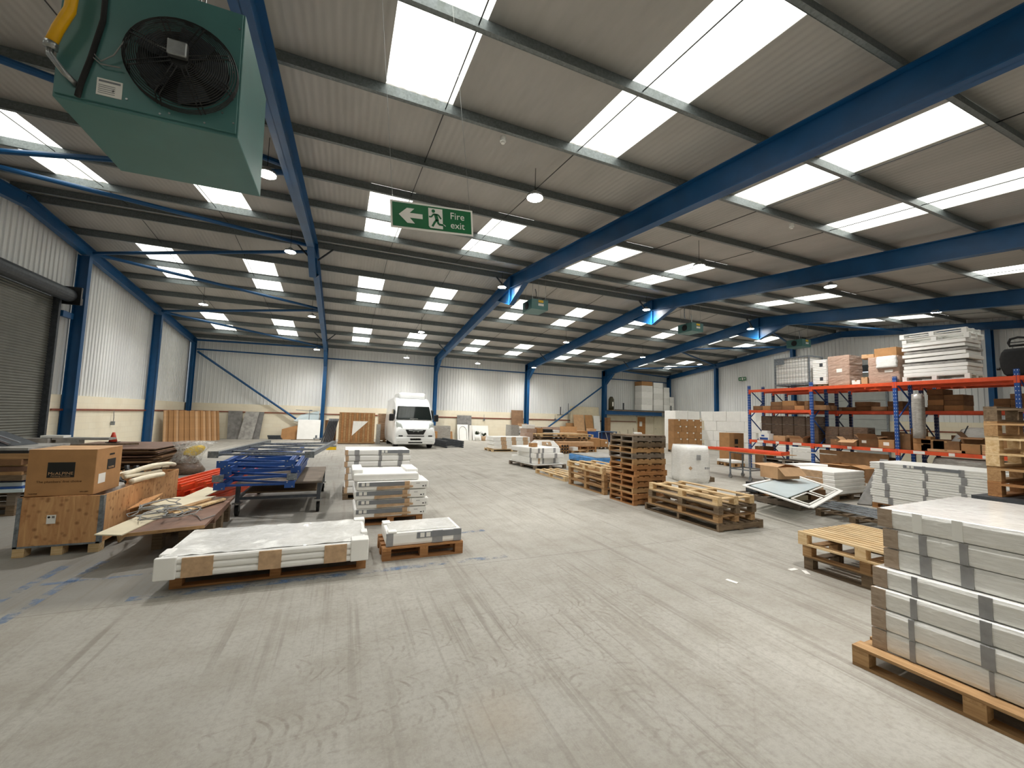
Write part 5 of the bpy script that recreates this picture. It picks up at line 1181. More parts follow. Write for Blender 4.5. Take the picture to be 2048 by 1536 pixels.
# wall of white foam blocks
for r_ in range(4):
    for i in range(4):
        y = 19.55-.95*(i+1)+(.25 if r_%2 else 0); h = .6
        b = MB(); b.box(0,1.0,0,.935,0,h-.006); o = b.ob('foam_block','whitefoam'); bevel(o,.012,1); o.location = (21.4+.01*((i+r_)%2),y,h*r_); tag(o,'white foam block facing the aisle, %s row up, %s from the far end' % (NTH[r_],NTH[i]),'foam block','white foam block wall')
for r_ in range(4):
    for i in range(2):
        b = MB(); b.box(0,1.0,0,.95,0,.592); o = b.ob('foam_block','whitefoam'); bevel(o,.012,1); o.location = (19.35+1.02*i,19.85,.597*r_); tag(o,'big white foam block at the left end of the foam wall, row %s up, %s' % (NTH[r_],('left','right')[i]),'foam block','white foam block wall')
for i in range(3):
    b = MB(); b.box(0,.9,0,1.2,0,.55); o = b.ob('foam_block','whitefoam'); bevel(o,.012,1); o.location = (21.5,14.1-1.22*i,0); tag(o,'low white foam block on the floor behind the first rack bay, %s' % NTH[i],'foam block','low foam blocks')
# ================================================================ CENTRE RIGHT, NEAR
# white pack stack on grey pallet with small carton
a = F(1063,941); P0 = (5.98,12.35,0); rz = .12
pallet(P0, rz, 1.3, 1.75, 'grey pallet with a white sheet under the loose white packs in mid aisle', tone='wg', run='x', n=7, h=.14)
c_, s_ = math.cos(rz), math.sin(rz)
def loc(P, rz, x, y, z): return (P[0]+x*math.cos(rz)-y*math.sin(rz), P[1]+x*math.sin(rz)+y*math.cos(rz), z)
b = MB(); b.box(0,1.28,0,1.7,0,.02); o = b.ob('white_sheet','white'); o.location = loc(P0,rz,.0,.02,.142); o.rotation_euler = (0,0,rz); tag(o,'white sheet lying on the grey pallet in mid aisle','sheet')
for k,(dx,dy,dr,w_,h) in enumerate(((.12,.15,.1,1.1,.2),(.0,.1,-.14,1.15,.17),(.05,.06,.1,1.12,.17))):
    pack(loc(P0,rz,dx,dy,.165+sum((.2,.17,.17)[:k])), rz+dr, w_, 1.4, h-.004, 'loosely stacked white pack with grey bands in mid aisle, %s' % ('bottom','middle','top')[k], 'white packs in mid aisle',1,[('F',.12,.2,'bandbrown' if k == 0 else 'bandgrey'),('F',.3,.38,'bandgrey'),('F',.8,.9,'bandgrey'),('L',.2,.3,'bandgrey')])
carton(loc(P0,rz,.22,.5,.71),rz+.2,.24,.2,.13,'small brown carton on top of the loose white packs in mid aisle',None,'card')
# low long pallets right of it
a = F(1134,964)
pallet((5.75,9.95,0),.03,.8,1.75,'low new pine pallet lying on the floor left of the pallet stacks',tone='wp',run='y',n=4,h=.13,bot=3)
# blue wrapped board load
for k in range(2): pallet((7.35,10.85+.0,.142*k),.0,1.35,1.5,'pallet under the blue wrapped load, %s' % ('lower','upper')[k],tone='wp',run='y',n=4)
t = T('blue_wrapped_load','flat load of boards wrapped in bright blue sheeting on two pallets','wrapped load',(7.35,10.8,.286)); b = MB(); b.box(0,1.4,0,1.6,0,.05); b.ob('board_stack','wd',t)
b = MB(); rr = random.Random(4); N = 40; rs = []
for z, s in ((.05,0),(.12,.012),(.2,.0),(.24,-.02)):
    rs.append([]); 
    for i in range(N):
        u = i/N*4; sd = int(u); f_ = u-sd; q = [(f_,0),(1,f_),(1-f_,1),(0,1-f_)][sd]; rs[-1].append((-.02+1.44*q[0]+rr.uniform(-.012,.012)+(-s if q[0] in (0,) else s if q[0] == 1 else 0), -.02+1.64*q[1]+rr.uniform(-.012,.012), z+.002))
b.rings(rs); b.ob('blue_sheeting','bluesheet',t); b = MB(); b.box(.02,1.38,.02,1.58,.243,.262); b.ob('top_board','stonelt',t)
wrapped((7.1,10.5,.0),0,.22,.25,.45,'loose clear film hanging at the front corner of the blue load','clear',irr=.12,seed=88,e=3)
# stack of pale pallets left of the tall stack
P0 = (5.66,8.0,0)
for k,(h,tn,n_) in enumerate(((.155,'wm',4),(.155,'wm',4),(.15,'wm',4),(.14,'wp',3))):
    z = sum((.157,.157,.152)[:k]); pallet((P0[0]+(.0,.02,-.01,-.02)[k],P0[1]+(0,.03,0,.05)[k],z),0,.95 if k < 3 else .85,1.6,'long pine pallet in the four-high stack left of the tall stack, %s' % ('bottom','second up','third up','top')[k],'pallets in the four-high stack',tn,'y',n_,.1,h)
pallet((6.7,8.7,0),0,1.0,1.4,'pine pallet on the floor behind the four-high stack, lower',tone='wp',run='y',n=4); pallet((6.7,8.7,.142),0,1.0,1.4,'pine pallet on the floor behind the four-high stack, middle',tone='wp',run='y',n=4); pallet((6.72,8.72,.284),0,1.0,1.4,'pine pallet on the floor behind the four-high stack, upper',tone='wp',run='y',n=4)
# tall stack of twelve
rr = random.Random(12)
tn12 = ['wr','wr','wm','wr','wr','wr','wr','wm','wg','wm','wd','wg']
for k in range(12):
    h = .116; pallet((5.57+rr.uniform(-.025,.025),6.85+rr.uniform(-.02,.02),k*(h+.001)), rr.uniform(-.015,.015), .84, .8, '%s pallet, %s, in the tall twelve-high stack' % ({'wr':'reddish','wm':'light brown','wg':'grey','wd':'dark'}[tn12[k]], ORD[11-k] if k else 'bottom one'),'pallets in the tall stack',tn12[k],'y',6,.1,h,'stringer')
b = MB(); b.box(0,.84,0,.8,0,.018); o = b.ob('plywood_sheet','wd'); o.location = (5.56,6.86,12*.117+.001); tag(o,'dark sheet lying on top of the tall pallet stack','sheet')
# long low stack in front
specs = [(.0,.0,1.02,1.72,.13,'wd',7,'stringer'),(.02,.03,.84,1.62,.135,'wm',3,'block'),(.0,.0,.86,1.62,.135,'wd',5,'block'),(.0,.02,.84,1.58,.135,'wp',3,'block')]
z = 0
for k,(dx,dy,w_,d_,h,tn,n_,bs) in enumerate(specs):
    pallet((5.62+dx,4.86+dy,z),0,w_,d_,'long pallet in the open stack before the tall one, %s' % ('wide dark bottom one','second up','third up with many boards','pale open top one')[k],'pallets in the open front stack',tn,'y',n_,.095,h,bs,bot=3 if k != 1 else 3); z += h+.001
# film wrapped round load
t = wrapped((9.0,8.95,.0),-.35,.85,.95,1.05,'chest-high pallet load swathed in white stretch film with small printed diamond','film',irr=.03,seed=91,e=5); 
b = MB(); b.add([(.14,-.02,.42),(.2,-.02,.36),(.26,-.02,.42),(.2,-.02,.48)],[(0,1,2,3)]); b.ob('diamond_label','bandbrown',t); b = MB()
for k in range(5): b.box(.38,.5,-.018,-.012,.66+.03*k,.675+.03*k)
for k in range(3): b.box(.62+.05*k,.645+.05*k,-.018,-.012,.4,.46)
b.ob('stencil_print','lblgrey',t)
pallet((9.86,9.0,0),-.35,.3,.8,'pallet edge poking out right of the film swathed load',tone='wd',h=.13)
# low pallet with white slab behind the table
pallet((14.25,11.65,0),-.2,.55,.9,'low pallet under a thin white slab behind the castor table',tone='wm',n=3) 
pack((14.25,11.66,.142),-.2,.55,.88,.1,'thin white slab on the low pallet behind the castor table','white slabs behind the table',1)
t_ = carton((15.0,12.4,0),-.0,.85,.5,1.3,'tall tan carton with a dark window symbol behind the first rack post',None,'card'); 
boxes('printed_symbol','ink',t_,[(.3,.5,-.006,-.003,.85,1.05),(.3,.5,-.006,-.003,.55,.75)])
# orange-topped castor table
t = T('castor_table','tall grey tube table on castors with a thin board top','table',(0,0,0)); a = F(1452,952); bq = F(1548,960)
TX0,TX1,TY0,TY1 = 11.75,13.25,8.9,10.1
cn = [(11.45,9.45),(11.5,8.8),(12.25,8.85),(12.2,9.6)]
for x,y in cn:
    b = MB(); b.tube([(x,y,.12),(x,y,.82)],.025,10); b.ob('leg','galv',t); b = MB(); b.tube([(x-.02,y,.06),(x+.02,y,.06)],.06,18); c = b.ob('castor_wheel','steel',t); b = MB(); b.box(x-.03,x+.03,y-.02,y+.02,.06,.13); b.ob('castor_fork','galv',c)
b = MB()
for i in range(4): p,q = cn[i],cn[(i+1)%4]; b.beam((p[0],p[1],.3),(q[0],q[1],.3),.03,.03); b.beam((p[0],p[1],.8),(q[0],q[1],.8),.03,.03)
b.ob('frame_rail','galv',t)
b = MB(); b.box(11.38,12.35,7.95,10.5,.825,.84); b.ob('table_board','wm',t)
for k in range(5):
    p = Vector((11.42+.16*k,10.45-.1*k,.842)); e2 = Vector((11.44+.17*k,7.8+.07*k,.842))
    obeam(p, e2, 'orange racking beam laid across the castor table, %s from the left' % NTH[k], .09, .075)
# ---------------- pallet with machine, framed sheets and open carton
a = F(1513,992); bq = F(1612,1024)
pallet((8.65,5.55,0),.0,1.25,1.45,'grey pallet carrying the green machine and framed glass sheets',tone='wg',run='x',n=7,h=.14,base='stringer')
t = T('green_machine','small green and black machine crouched under the framed glass sheets','machine',(8.75,5.75,.142)); b = MB(); b.box(.1,.45,.1,.5,0,.2); b.ob('machine_body','greenmach',t)
b = MB(); b.box(-.02,.18,.75,1.05,.02,.25); b.tube([(.0,.7,.1),(.3,.7,.1)],.08,16); b.tube([(.5,.2,.09),(.5,.45,.09)],.09,16); b.ob('motor','black',t); b = MB(); b.box(-.03,.0,.78,1.02,.05,.22); b.ob('motor_cover','dgrey',t); b = MB(); b.box(.1,.5,.0,.09,0,.1); b.ob('base_box','palemdf',t)
carton((8.8,6.3,.142),0,.3,.3,.24,'brown carton supporting the framed sheets from below',None,'card'); carton((9.35,5.75,.142),0,.5,1.0,.19,'second brown carton under the right side of the framed sheets',None,'carddark')
def frame_sheet(P, z, w, label, hole):
    t = T('framed_glass_sheet', label, 'framed sheet', (0,0,0)); A,B,C_,D = [Vector(p) for p in P]
    def at(u,v): return A.lerp(B,u).lerp(D.lerp(C_,u),v)
    b = MB(); 
    for p,q in ((A,B),(B,C_),(C_,D),(D,A)): b.beam(p,q,w,.02)
    b.ob('frame_border','whitefoam',t); b = MB(); th = Vector((0,0,.012))
    u1 = .66 if hole else .96; q = [at(.06,.06),at(u1,.06),at(u1,.94),at(.06,.94)]; b.hexa([tuple(v+Vector((0,0,-.004))) for v in q]+[tuple(v+th) for v in q]); b.ob('glass_pane','glassblue',t)
    if hole:
        b = MB()
        for v0,v1 in ((.08,.46),(.54,.92)):
            q = [at(.7,v0),at(.94,v0),at(.94,v1),at(.7,v1)]
            for i in range(4): b.beam(q[i],q[(i+1)%4],.03,.014)
        b.ob('cutout_edge','paper',t)
f1 = [F(1488,968,.5),F(1622,1010,.40),F(1682,980,.42),F(1588,950,.5)]
frame_sheet([(f1[0].x,f1[0].y,.47),(f1[1].x,f1[1].y,.36),(f1[2].x,f1[2].y,.4),(f1[3].x,f1[3].y,.50)], 0, .08, 'upper white framed glass sheet with square cut-outs sagging over the green machine', True)
q = F(1528,955,.52); carton((q.x-.0,q.y-.32,.525),-.12,.62,.45,.26,'open brown carton with its front flap folded down on the framed sheets','open cartons','cardtan',lab=None,flaps={'F':-.75,'B':.1,'L':2.9,'R':2.95})
# white packs behind (stack beside grey board)
pallet((10.6,5.95,0),.05,1.3,1.1,'dark pallet under the tan and white foam packs left of the grey board',tone='wd')
for k in range(3):
    pack((10.55+.04*k,5.95+.03*k,.142+.17*k),.05,1.3,1.05,.168,'tan-banded white foam pack left of the grey board, %s' % ('bottom','middle','top')[k],'white foam packs left of the grey board',2,[('L',.25,.8,'bandbrown')])
pallet((11.6,7.4,0),0,1.8,1.0,'dark pallet under the pale slab packs behind the framed sheets',tone='wd'); 
for k in range(3): pack((11.5+.1*k,7.35,.142+.14*k),0,1.9,1.0,.138,'pale slab pack behind the framed glass sheets, %s' % ('bottom','middle','top')[k],'pale slab packs behind the framed sheets',1,[('L',.3,.7,'bandgrey')])
# grey board leaning
P = [(10.55,5.35,0),(11.05,5.35,0),(12.05,5.7,.93),(11.6,5.78,.95)]
board([(10.72,5.62,0),(10.85,5.42,0),(12.0,5.62,.95),(11.95,5.75,.95)], .03, 'grey_board', 'dark grey board leaning against the long ridged white stack', 'board', 'stone')
board([(10.85,5.40,0),(11.2,5.40,0),(12.1,5.58,.94),(12.01,5.60,.94)], .02, 'brown_board', 'dark brown board edge just behind the leaning grey board', 'board', 'wd')
carton((12.2,6.5,0),0,.6,.55,.72,'open brown carton behind the leaning grey board',None,'card',flaps={'L':.0,'F':-.2})
# long ridged white stack
pallet((10.75,3.6,0),0,1.1,1.75,'reddish pallet under the long ridged white foam stack',tone='wr',run='y',h=.11)
zz = .112
for k in range(6):
    off = (.0,.02,.03,.0,-.02,-.03)[k]; h = .145
    pack((10.72-off*.5,3.55+.03*(k%2)-.02*k*.0,zz),0,1.1,1.78-.05*(k in (3,4)),h-.003,'ridged white foam pack in the long stack beneath the racking, %s' % ('bottom','second up','third up','fourth up','fifth up','topmost')[k],'long ridged white stack',3,[('L',1.42+.02*k,1.5+.02*k,'bandgrey'),('L',.85,.9,'bandgrey'),('L',.3,.38,'bandgrey')],lab=('L',.35,1.2,.07,.13) if k == 5 else None); zz += h
zz = .112; pallet((10.8,1.7,0),0,1.1,1.75,'pallet under the nearer ridged white stack at the right edge',tone='wm',run='y',h=.11)
for k in range(6): pack((10.75,1.72,zz),0,1.1,1.7,.142,'ridged white foam pack in the nearer stack at the right edge, %s' % ('bottom','second up','third up','fourth up','fifth up','topmost')[k],'nearer ridged white stack',3,[('L',1.2,1.26,'bandgrey')]); zz += .145
# rods on a pallet
pallet((8.55,3.95,0),-.02,1.0,1.25,'rough pallet beneath the bundle of steel rods',tone='wd',run='x',n=6,h=.13)
rr = random.Random(17)
for k in range(17):
    x = 8.6+.052*k+rr.uniform(-.01,.01); b = MB(); z = .145+.0*k; z = .15 if k%2 else .172; d_ = rr.uniform(-.05,.05)
    b.tube([(x,3.8+rr.uniform(-.1,.1),z),(x+.05+d_,5.35+rr.uniform(-.15,.15),z+.004)],.008,6); tag(b.ob('steel_rod',('galv','steel')[k%2]),'thin steel rod in the bundle on the rough pallet right of the aisle','rod','steel rods on the rough pallet')
# pale pallets right of the aisle
z = 0
for k,(tn,n_,h) in enumerate((('wd',3,.15),('wm',3,.15),('wp',12,.15))):
    pallet((5.32-.02*k-(.06 if k == 2 else 0),2.08+.0*k,z),.02,1.15,1.28,'pallet beside the big front white stack, %s' % ('dark bottom one','brown middle one','new pale slatted top one')[k],'pallets beside the front stack',tn,'y',n_,.064 if k == 2 else .1,h); z += .152
for k in range(3): b = MB(); b.box(0,.12,0,.05,0,.004); o = b.ob('paper_scrap','paper'); o.location = ((5.05,5.15,4.1)[k],(3.35,3.2,3.3)[k],.001); o.rotation_euler = (0,0,k*.9); tag(o,'scrap of white paper on the floor %s' % ('left of the slatted pallets','touching the slatted pallets','in the open floor before the slatted pallets')[k],'scrap')
# dark crate and pallets at the far right
t = T('dark_crate','tall dark grey rimmed crate behind the big front white stack','crate',(6.2,1.1,0)); b = MB(); b.box(.03,1.2,.03,1.07,0,.99); b.ob('crate_body','dgrey',t); b = MB(); b.box(0,1.23,0,1.1,.99,1.05); b.ob('crate_rim','dgrey',t)
for k in range(6):
    pallet((6.33+.01*(k%2),1.0,1.052+.156*k),0,1.1,1.12,'%s pallet in the stack on the dark crate at the right edge, %s' % (('reddish','brown','pale','pale','brown','dark')[k],ORD[5-k] if k else 'lowest'),'pallets on the dark crate',('wr','wm','wp','wp','wm','wd')[k],'x',4,.1,.155)
# big front white stack
pallet((3.64,.7,0),.06,1.4,1.24,'long pallet beneath the big white carton stack at the right foreground',tone='wm',run='y',n=6,h=.14,bw=.12)
zz = .142; rows = [.142]*7; jit = (.0,.0,.02,.03,.05,.05,.02)
for k in range(7):
    off = (-.09,-.09,-.08,-.05,.0,.0,.0)[k]; dy = (.0,.0,.0,.0,-.05,-.05,-.02)[k]
    x = 3.86+off; L = 1.45; a_ = .06
    cuts = [((.21,.24,'bandgrey'),(.58,.6,'bandgrey')),((.21,.24,'bandgrey'),(.55,.61,'bandgrey')),((.22,.255,'bandgrey'),(.55,.6,'bandgrey')),((.22,.25,'bandgrey'),(.54,.6,'bandgrey')),((.2,.26,'bandgrey'),(.4,.46,'bandgrey')),((.2,.24,'bandgrey'),(.4,.44,'bandgrey')),((.2,.25,'white'),(.4,.45,'white'))][k]
    t = pack((x,.42+dy,zz), a_, 1.4, L, .1405, 'long white carton with brown corner in the big foreground stack, %s' % (('bottom',)+tuple('%s up' % n for n in NTH[1:6])+('topmost',))[k], 'cartons of the big foreground stack',1,[('L',L-.085,L,'cornerbrown')]+[('L',L-c1,L-c0,m) for c0,c1,m in cuts],mat='film',name='long_carton',cat='carton'); zz += .1425
# ================================================================ PALLET RACKING
RX = 14.92; PYs = [11.43, 9.09, 6.76, 4.40, 2.06]
def rack(x, d, label, mids, hpost, pm='rackblue'):
    t = T('pallet_rack', label, 'pallet racking', (x,0,0), 0, 'blue and orange pallet racks')
    for i, y in enumerate(PYs):
        for xx in (0, d-.07):
            b = MB(); b.box(xx,xx+.07,y-.045,y+.045,0,hpost)
            if y > 4:
                for k in range(int(hpost/.1)): b.box(xx-.002,xx,y-.03,y-.018,.08+k*.1,.1+k*.1,1); b.box(xx-.002,xx,y+.018,y+.03,.08+k*.1,.1+k*.1,1); b.box(xx+.028,xx+.04,y-.047,y-.045,.08+k*.1,.1+k*.1,1)
            b.ob('upright', [pm,'paper'], t)
        zs = [.2,.75,1.35,1.95,2.55,3.05]
        for k in range(5):
            b = MB(); p,q = ((.07,y,zs[k]),(d-.07,y,zs[k+1])) if k%2 else ((d-.07,y,zs[k]),(.07,y,zs[k+1])); b.beam(p,q,.03,.03); b.ob('frame_brace', pm, t)
    for i in range(4):
        y1, y0 = PYs[i]-.05, PYs[i+1]+.05
        for z in (1.0, 2.15, 2.95):
            if z == 2.15 and i not in mids: continue
            for xx in (0, d-.05):
                b = MB(); b.box(xx,xx+.05,y0,y1,z,z+.1); 
                for yy in (y0-.045, y1-.0): b.box(xx-.006,xx+.055,yy,yy+.045,z-.07,z+.11)
                bm = b.ob('beam','orange',t)
                if xx == 0 and z == 1.0 and x < 15:
                    for k,(u,w_) in enumerate(((.3,.3),(1.1,.12),(1.7,.25))): m = MB(); m.box(-.008,-.006,y0+u,y0+u+w_,z+.01,z+.09); m.ob('shelf_label','paper',bm)
            b = MB(); n = 8
            for k in range(n): yy = y0+.02+k*(y1-y0-.04)/n; b.box(.052,d-.052,yy,yy+(y1-y0)/n-.05,z+.08,z+.1)
            b.ob('shelf_board','wm' if z > 2.9 else 'wd',t)
    return t
rack(RX,.88,'front pallet rack with blue uprights and orange beams, nearest the aisle',(0,),3.22)
rack(16.32,.88,'rear pallet rack with blue uprights, standing behind the front rack',(0,1,2,3),3.12,'navy')
def yx(px, py=800, X=15.0): return AX(px,py,X).y
ZT, ZM, ZL = 3.053, 2.253, 1.103
# wire cage stillage with white packs
ya, yb = max(yx(1622,760),9.15), yx(1549,760); hc = AX(1585,714,15.0).z-ZT
t = T('wire_cage','grey wire mesh cage holding white packs on top of the first rack bay','cage',(15.0,ya,ZT)); Lc = yb-ya
for x in (0,.74):
    for y in (0,Lc-.04): b = MB(); b.box(x,x+.04,y,y+.04,0,hc); b.ob('corner_post','galv',t)
for z in (.1,hc-.05): boxes('frame_rail','galv',t,[(0,.04,.041,Lc-.041,z,z+.05),(.74,.78,.041,Lc-.041,z,z+.05),(.041,.739,0,.04,z,z+.05),(.041,.739,Lc-.04,Lc,z,z+.05)])
b = MB()
for k in range(12): y = Lc*(k+.5)/12; b.beam((0,y,.12),(0,y,hc-.04),.006,.006)
for k in range(9): z = .14+(hc-.2)*(k+.5)/9; b.beam((-.004,0,z),(-.004,Lc,z),.006,.006); 
b.ob('wire_mesh','dgrey',t)
b = MB(); b.box(-.008,-.002,Lc-.38,Lc-.04,hc-.24,hc-.06); b.ob('name_plate','galv',t)
nb = 5; hh = (hc-.0)/nb
for k in range(nb): pack((15.05,ya+.06,ZT+.16+hh*.87*k),0,.66,Lc-.12,hh*.86-.003,'white pack inside the wire cage, %s' % ('bottom','second up','third up','fourth up','topmost')[k],'white packs in the cage',1)
ya2, yb2 = yx(1652,760), yx(1624,760)
for k in range(7): pack((15.02,ya2,ZT+.07+.12*k),0,.8,yb2-ya2-.02,.117,'white pack in the column right of the wire cage, %s' % ('bottom',)[0] if k == 0 else 'white pack in the column right of the wire cage, %s up' % NTH[k],'white packs right of the cage',2,[('L',.1,.2,'dgrey')] if k in (1,5) else [])
pallet((15.02,ya2,ZT),0,.8,yb2-ya2,'short pallet under the white pack column beside the cage',tone='wd',h=.068,run='y')
yq = yx(1697,760); 
for k in range(3): wrapped((15.05,yq,ZT+.33*k),0,.75,ya2-yq-.03,.327,'pinkish film wrapped carton block right of the cage, %s' % ('bottom','middle','top')[k],'filmpink','wrapped blocks right of the cage',seed=100+k,irr=.02,lab=('L',.2,.36,.1,.22) if k == 1 else None)
for k,(x0,x1,hh,m,lab) in enumerate(((1718,1700,.14,'white','low white box on the top rack level'),(1733,1719,.22,'cardtan','small tan carton with a dark top on the top rack level'))):
    y0,y1 = yx(x0,760),yx(x1,760); carton((15.05,y0,ZT),0,.35,y1-y0-.02,hh,lab,None,m)
ya, yb = yx(1800,755), yx(1734,757)
for k in range(3): wrapped((15.03,ya+.02,ZT+.27*k),0,.68,yb-ya-.04,.267,'tan carton layer in the wrapped tower left of the white slabs, %s' % ('bottom','middle','top')[k],'filmpink','wrapped carton tower',seed=110+k,irr=.012,lab=('L',.15,.35,.05,.12) if k == 1 else None)
carton((15.1,ya+.1,ZT+.812),0,.6,.55,.26,'loose brown carton on top of the wrapped carton tower',None,'card'); carton((15.15,ya+.68,ZT+.812),.3,.4,.3,.12,'small tan carton beside the loose one on the wrapped tower',None,'cardtan')
wrapped((14.95,ya+.05,ZT+.45),0,.07,.5,.35,'crumpled shiny film hanging on the carton tower','film',irr=.1,seed=120,e=3)
# white slabs and white pallets tower
ya, yb = yx(1940,750), yx(1805,755); Lw = yb-ya; hT = AX(1870,664,15.0).z-ZT
MT['whitey'] = MT['white']; MT['bandwhitey'] = MT['white']
pallet((14.99,ya,ZT),0,.82,Lw,'white painted pallet at the foot of the white slab tower','white pallets and slabs on the rack','white','y',4,.1,.14)
z = ZT+.142; hs = (hT-.142-.28)/9
for k in range(9):
    w_ = .82; off = (.0,.01,-.01,.03,-.03,.02,-.02,.03,.0)[k]; th = hs*(.62 if k in (3,6) else .9)
    b = MB(); b.hexa([(0,0,0),(w_,0,0),(w_,Lw-.06,0),(0,Lw-.06,0),(0,0,th+(.03 if k == 4 else 0)),(w_,0,th),(w_,Lw-.06,th),(0,Lw-.06,th)]); o = b.ob('white_slab','whitefoam' if k not in (3,6) else 'stonelt'); bevel(o,.008,1); o.location = (14.99+abs(off),ya+.03+off,z); tag(o,'white slab in the tower on the top rack level, %s from the bottom' % NTH[k],'slab','white pallets and slabs on the rack'); z += hs+(.03 if k == 4 else 0)
for k in range(2): pallet((14.99,ya-.03+.04*k,z),.02*k,.82,Lw,'white painted pallet on the white slab tower, %s' % ('lower of the top two','very top')[k],'white pallets and slabs on the rack','white','y',3,.1,.14); z += .142
# vehicle seat back
ya = yx(2048,748); y1 = yx(1988,748); t = T('seat_back','black fabric vehicle seat with headrest standing on the rack at the right edge','seat',(15.3,ya-.18,ZT)); w_ = (y1-ya)+.16
b = MB(); rs = []
for z,s in ((.0,.62),(.06,.8),(.25,.97),(.45,1.0),(.6,.88),(.68,.7)): rs.append([(.1*math.copysign(abs(math.cos(2*PI*i/28))**.5,math.cos(2*PI*i/28)), w_/2+w_/2*s*math.copysign(abs(math.sin(2*PI*i/28))**.7,math.sin(2*PI*i/28)), z+.02) for i in range(28)])
b.rings(rs); b.ob('backrest','seat',t,True)
b = MB(); c = w_/2; pts = [(0,c+.16*sx_,.78+dz) for sx_,dz in ((-.9,0),(-1,.08),(-.8,.17),(0,.2),(.8,.17),(1,.08),(.9,0),(-.9,0))]; b.tube(pts,.028,8); b.tube([(0,c-.15,.86),(0,c+.15,.86)],.012,6); b.ob('headrest','seat',t,True)
b = MB(); b.tube([(0,c-.1,.66),(0,c-.1,.8)],.008,6); b.tube([(0,c+.1,.66),(0,c+.1,.8)],.008,6); b.ob('headrest_pin','steel',t)
b = MB(); b.box(-.2,.15,0,w_,-.0,.02); b.ob('seat_base','black',t); b = MB(); b.tube([(-.06,w_*.98,.22),(-.06,w_*1.06,.22)],.035,14); b.ob('recline_knob','black',t)
# cartons on shelves
rr = random.Random(33)
CN = 0
def row(X, z, y0, y1, hs, grp, m, lab, d=.4, w0=.28, w1=.42, where='', skip=()):
    """rows of cartons along a shelf from y1 (far) to y0 (near)"""
    y = y1; k = 0
    while y > y0+.2:
        w_ = min(rr.uniform(w0,w1), y-y0)
        if k not in skip:
            zz = z; n = hs[k%len(hs)]
            for j in range(n):
                h = rr.uniform(.14,.18)
                carton((X+rr.uniform(0,.05),y-w_,zz),0,d,w_-.012,h-.003,'%s, %s from the far end, %s' % (lab, NTH[k], ('lowest','second up','third up','fourth up','fifth up','sixth up')[j]),grp,m[(k+j)%len(m)],tape=False); zz += h
        y -= w_; k += 1
MX = ('carddark','card','carddark')
row(14.98,ZM,yx(1655,822)-.0+.05,11.33,(1,1,2,2,1,2),'small cartons on the middle shelf, first bay',MX,'small carton, first bay middle shelf',.6,.3,.45)
row(16.4,ZM,PYs[2]+.1,PYs[1]-.1,(1,2,1,2),'rear shelf cartons, second bay',('carddark',),'flat dark carton, second bay rear middle shelf',.6,.4,.6)
row(16.4,ZM,PYs[1]+.1,PYs[0]-.1,(2,1,2),'rear shelf cartons, first bay',('carddark',),'flat dark carton, first bay rear middle shelf',.6,.4,.6)
row(16.4,ZM,5.75,PYs[2]-.1,(4,3,4,4),'rear shelf cartons, third bay left',MX,'carton, third bay rear shelf, left part',.6,.35,.5)
row(16.4,ZM,PYs[3]+.1,5.3,(2,3,4,4),'rear shelf cartons, third bay right',('carddark',),'dark carton, third bay rear shelf, right part',.6,.28,.36)
row(16.4,ZM,PYs[4]+.1,PYs[3]-.1,(3,4),'rear shelf cartons, fourth bay',('carddark',),'dark carton, fourth bay rear shelf',.6,.35,.5)
# big brown wrapped sacks/cartons under the first bay
for j in range(3):
    for k in range(5):
        y = 11.2-.42*k-.42; wrapped((15.28,y,ZL+.31*j),0,.42,.41,.307,'dark brown bale in the first bay, %s row up, %s from the far end' % (NTH[j],NTH[k]),'filmdark','dark brown bales in the first bay',irr=.012,seed=140+j*5+k)
for j in range(2):
    for k in range(3):
        y = PYs[1]-.15-.42*(k+1); wrapped((15.35,y,ZL+.3*j),0,.42,.41,.297,'dark brown bale in the second bay, %s row up, %s from the far end' % (NTH[j],NTH[k]),'filmdark','dark brown bales in the second bay',irr=.012,seed=170+j*5+k)
# lower shelf front items of bay one
y = yx(1528,868); t_ = carton((14.99,y-.2,ZL),0,.27,.42,.26,'blue and white printed carton on the lower shelf of the first bay','lower shelf boxes','white',lab=None,tape=False)
boxes('printed_strip','rackblue',t_,[(-.006,-.002,.04,.36,.02,.1),(-.006,-.002,.18,.3,.14,.2)])
carton((15.02,y-.12,ZL+.264),.1,.22,.22,.1,'small crumpled white carton on top of the blue and white one',None,'white',tape=False)
y = yx(1558,872); carton((14.99,y-.22,ZL),0,.3,.44,.2,'film topped tan carton on the lower shelf of the first bay','lower shelf boxes','cardtan')
y = yx(1592,872); carton((14.99,y-.22,ZL),0,.3,.44,.15,'open carton with raised flaps on the lower shelf of the first bay','open cartons on the lower shelf','cardtan',flaps={'L':.5,'F':.6,'R':.4,'B':.5})
y = yx(1668,880); carton((14.99,y-.2,ZL),0,.3,.3,.18,'small brown carton just right of the second upright','lower shelf boxes','carddark')
y = yx(1697,880); carton((14.99,y-.22,ZL),0,.32,.44,.18,'open carton with a tan flap hanging out, second bay','open cartons on the lower shelf','cardtan',flaps={'L':-.4,'F':.6,'R':.4,'B':.7})
y = yx(1737,885); carton((14.99,y-.25,ZL),0,.34,.5,.26,'taller carton with open raised flaps and a white label, second bay','open cartons on the lower shelf','carddark',flaps={'L':.9,'F':.4,'R':.4,'B':.7},lab=('L',.3,.42,.12,.2))
y = yx(1772,886); carton((14.99,y-.2,ZL),0,.3,.4,.25,'brown carton with white and pink labels left of the third upright','lower shelf boxes','card',lab=('L',.12,.26,.08,.18))
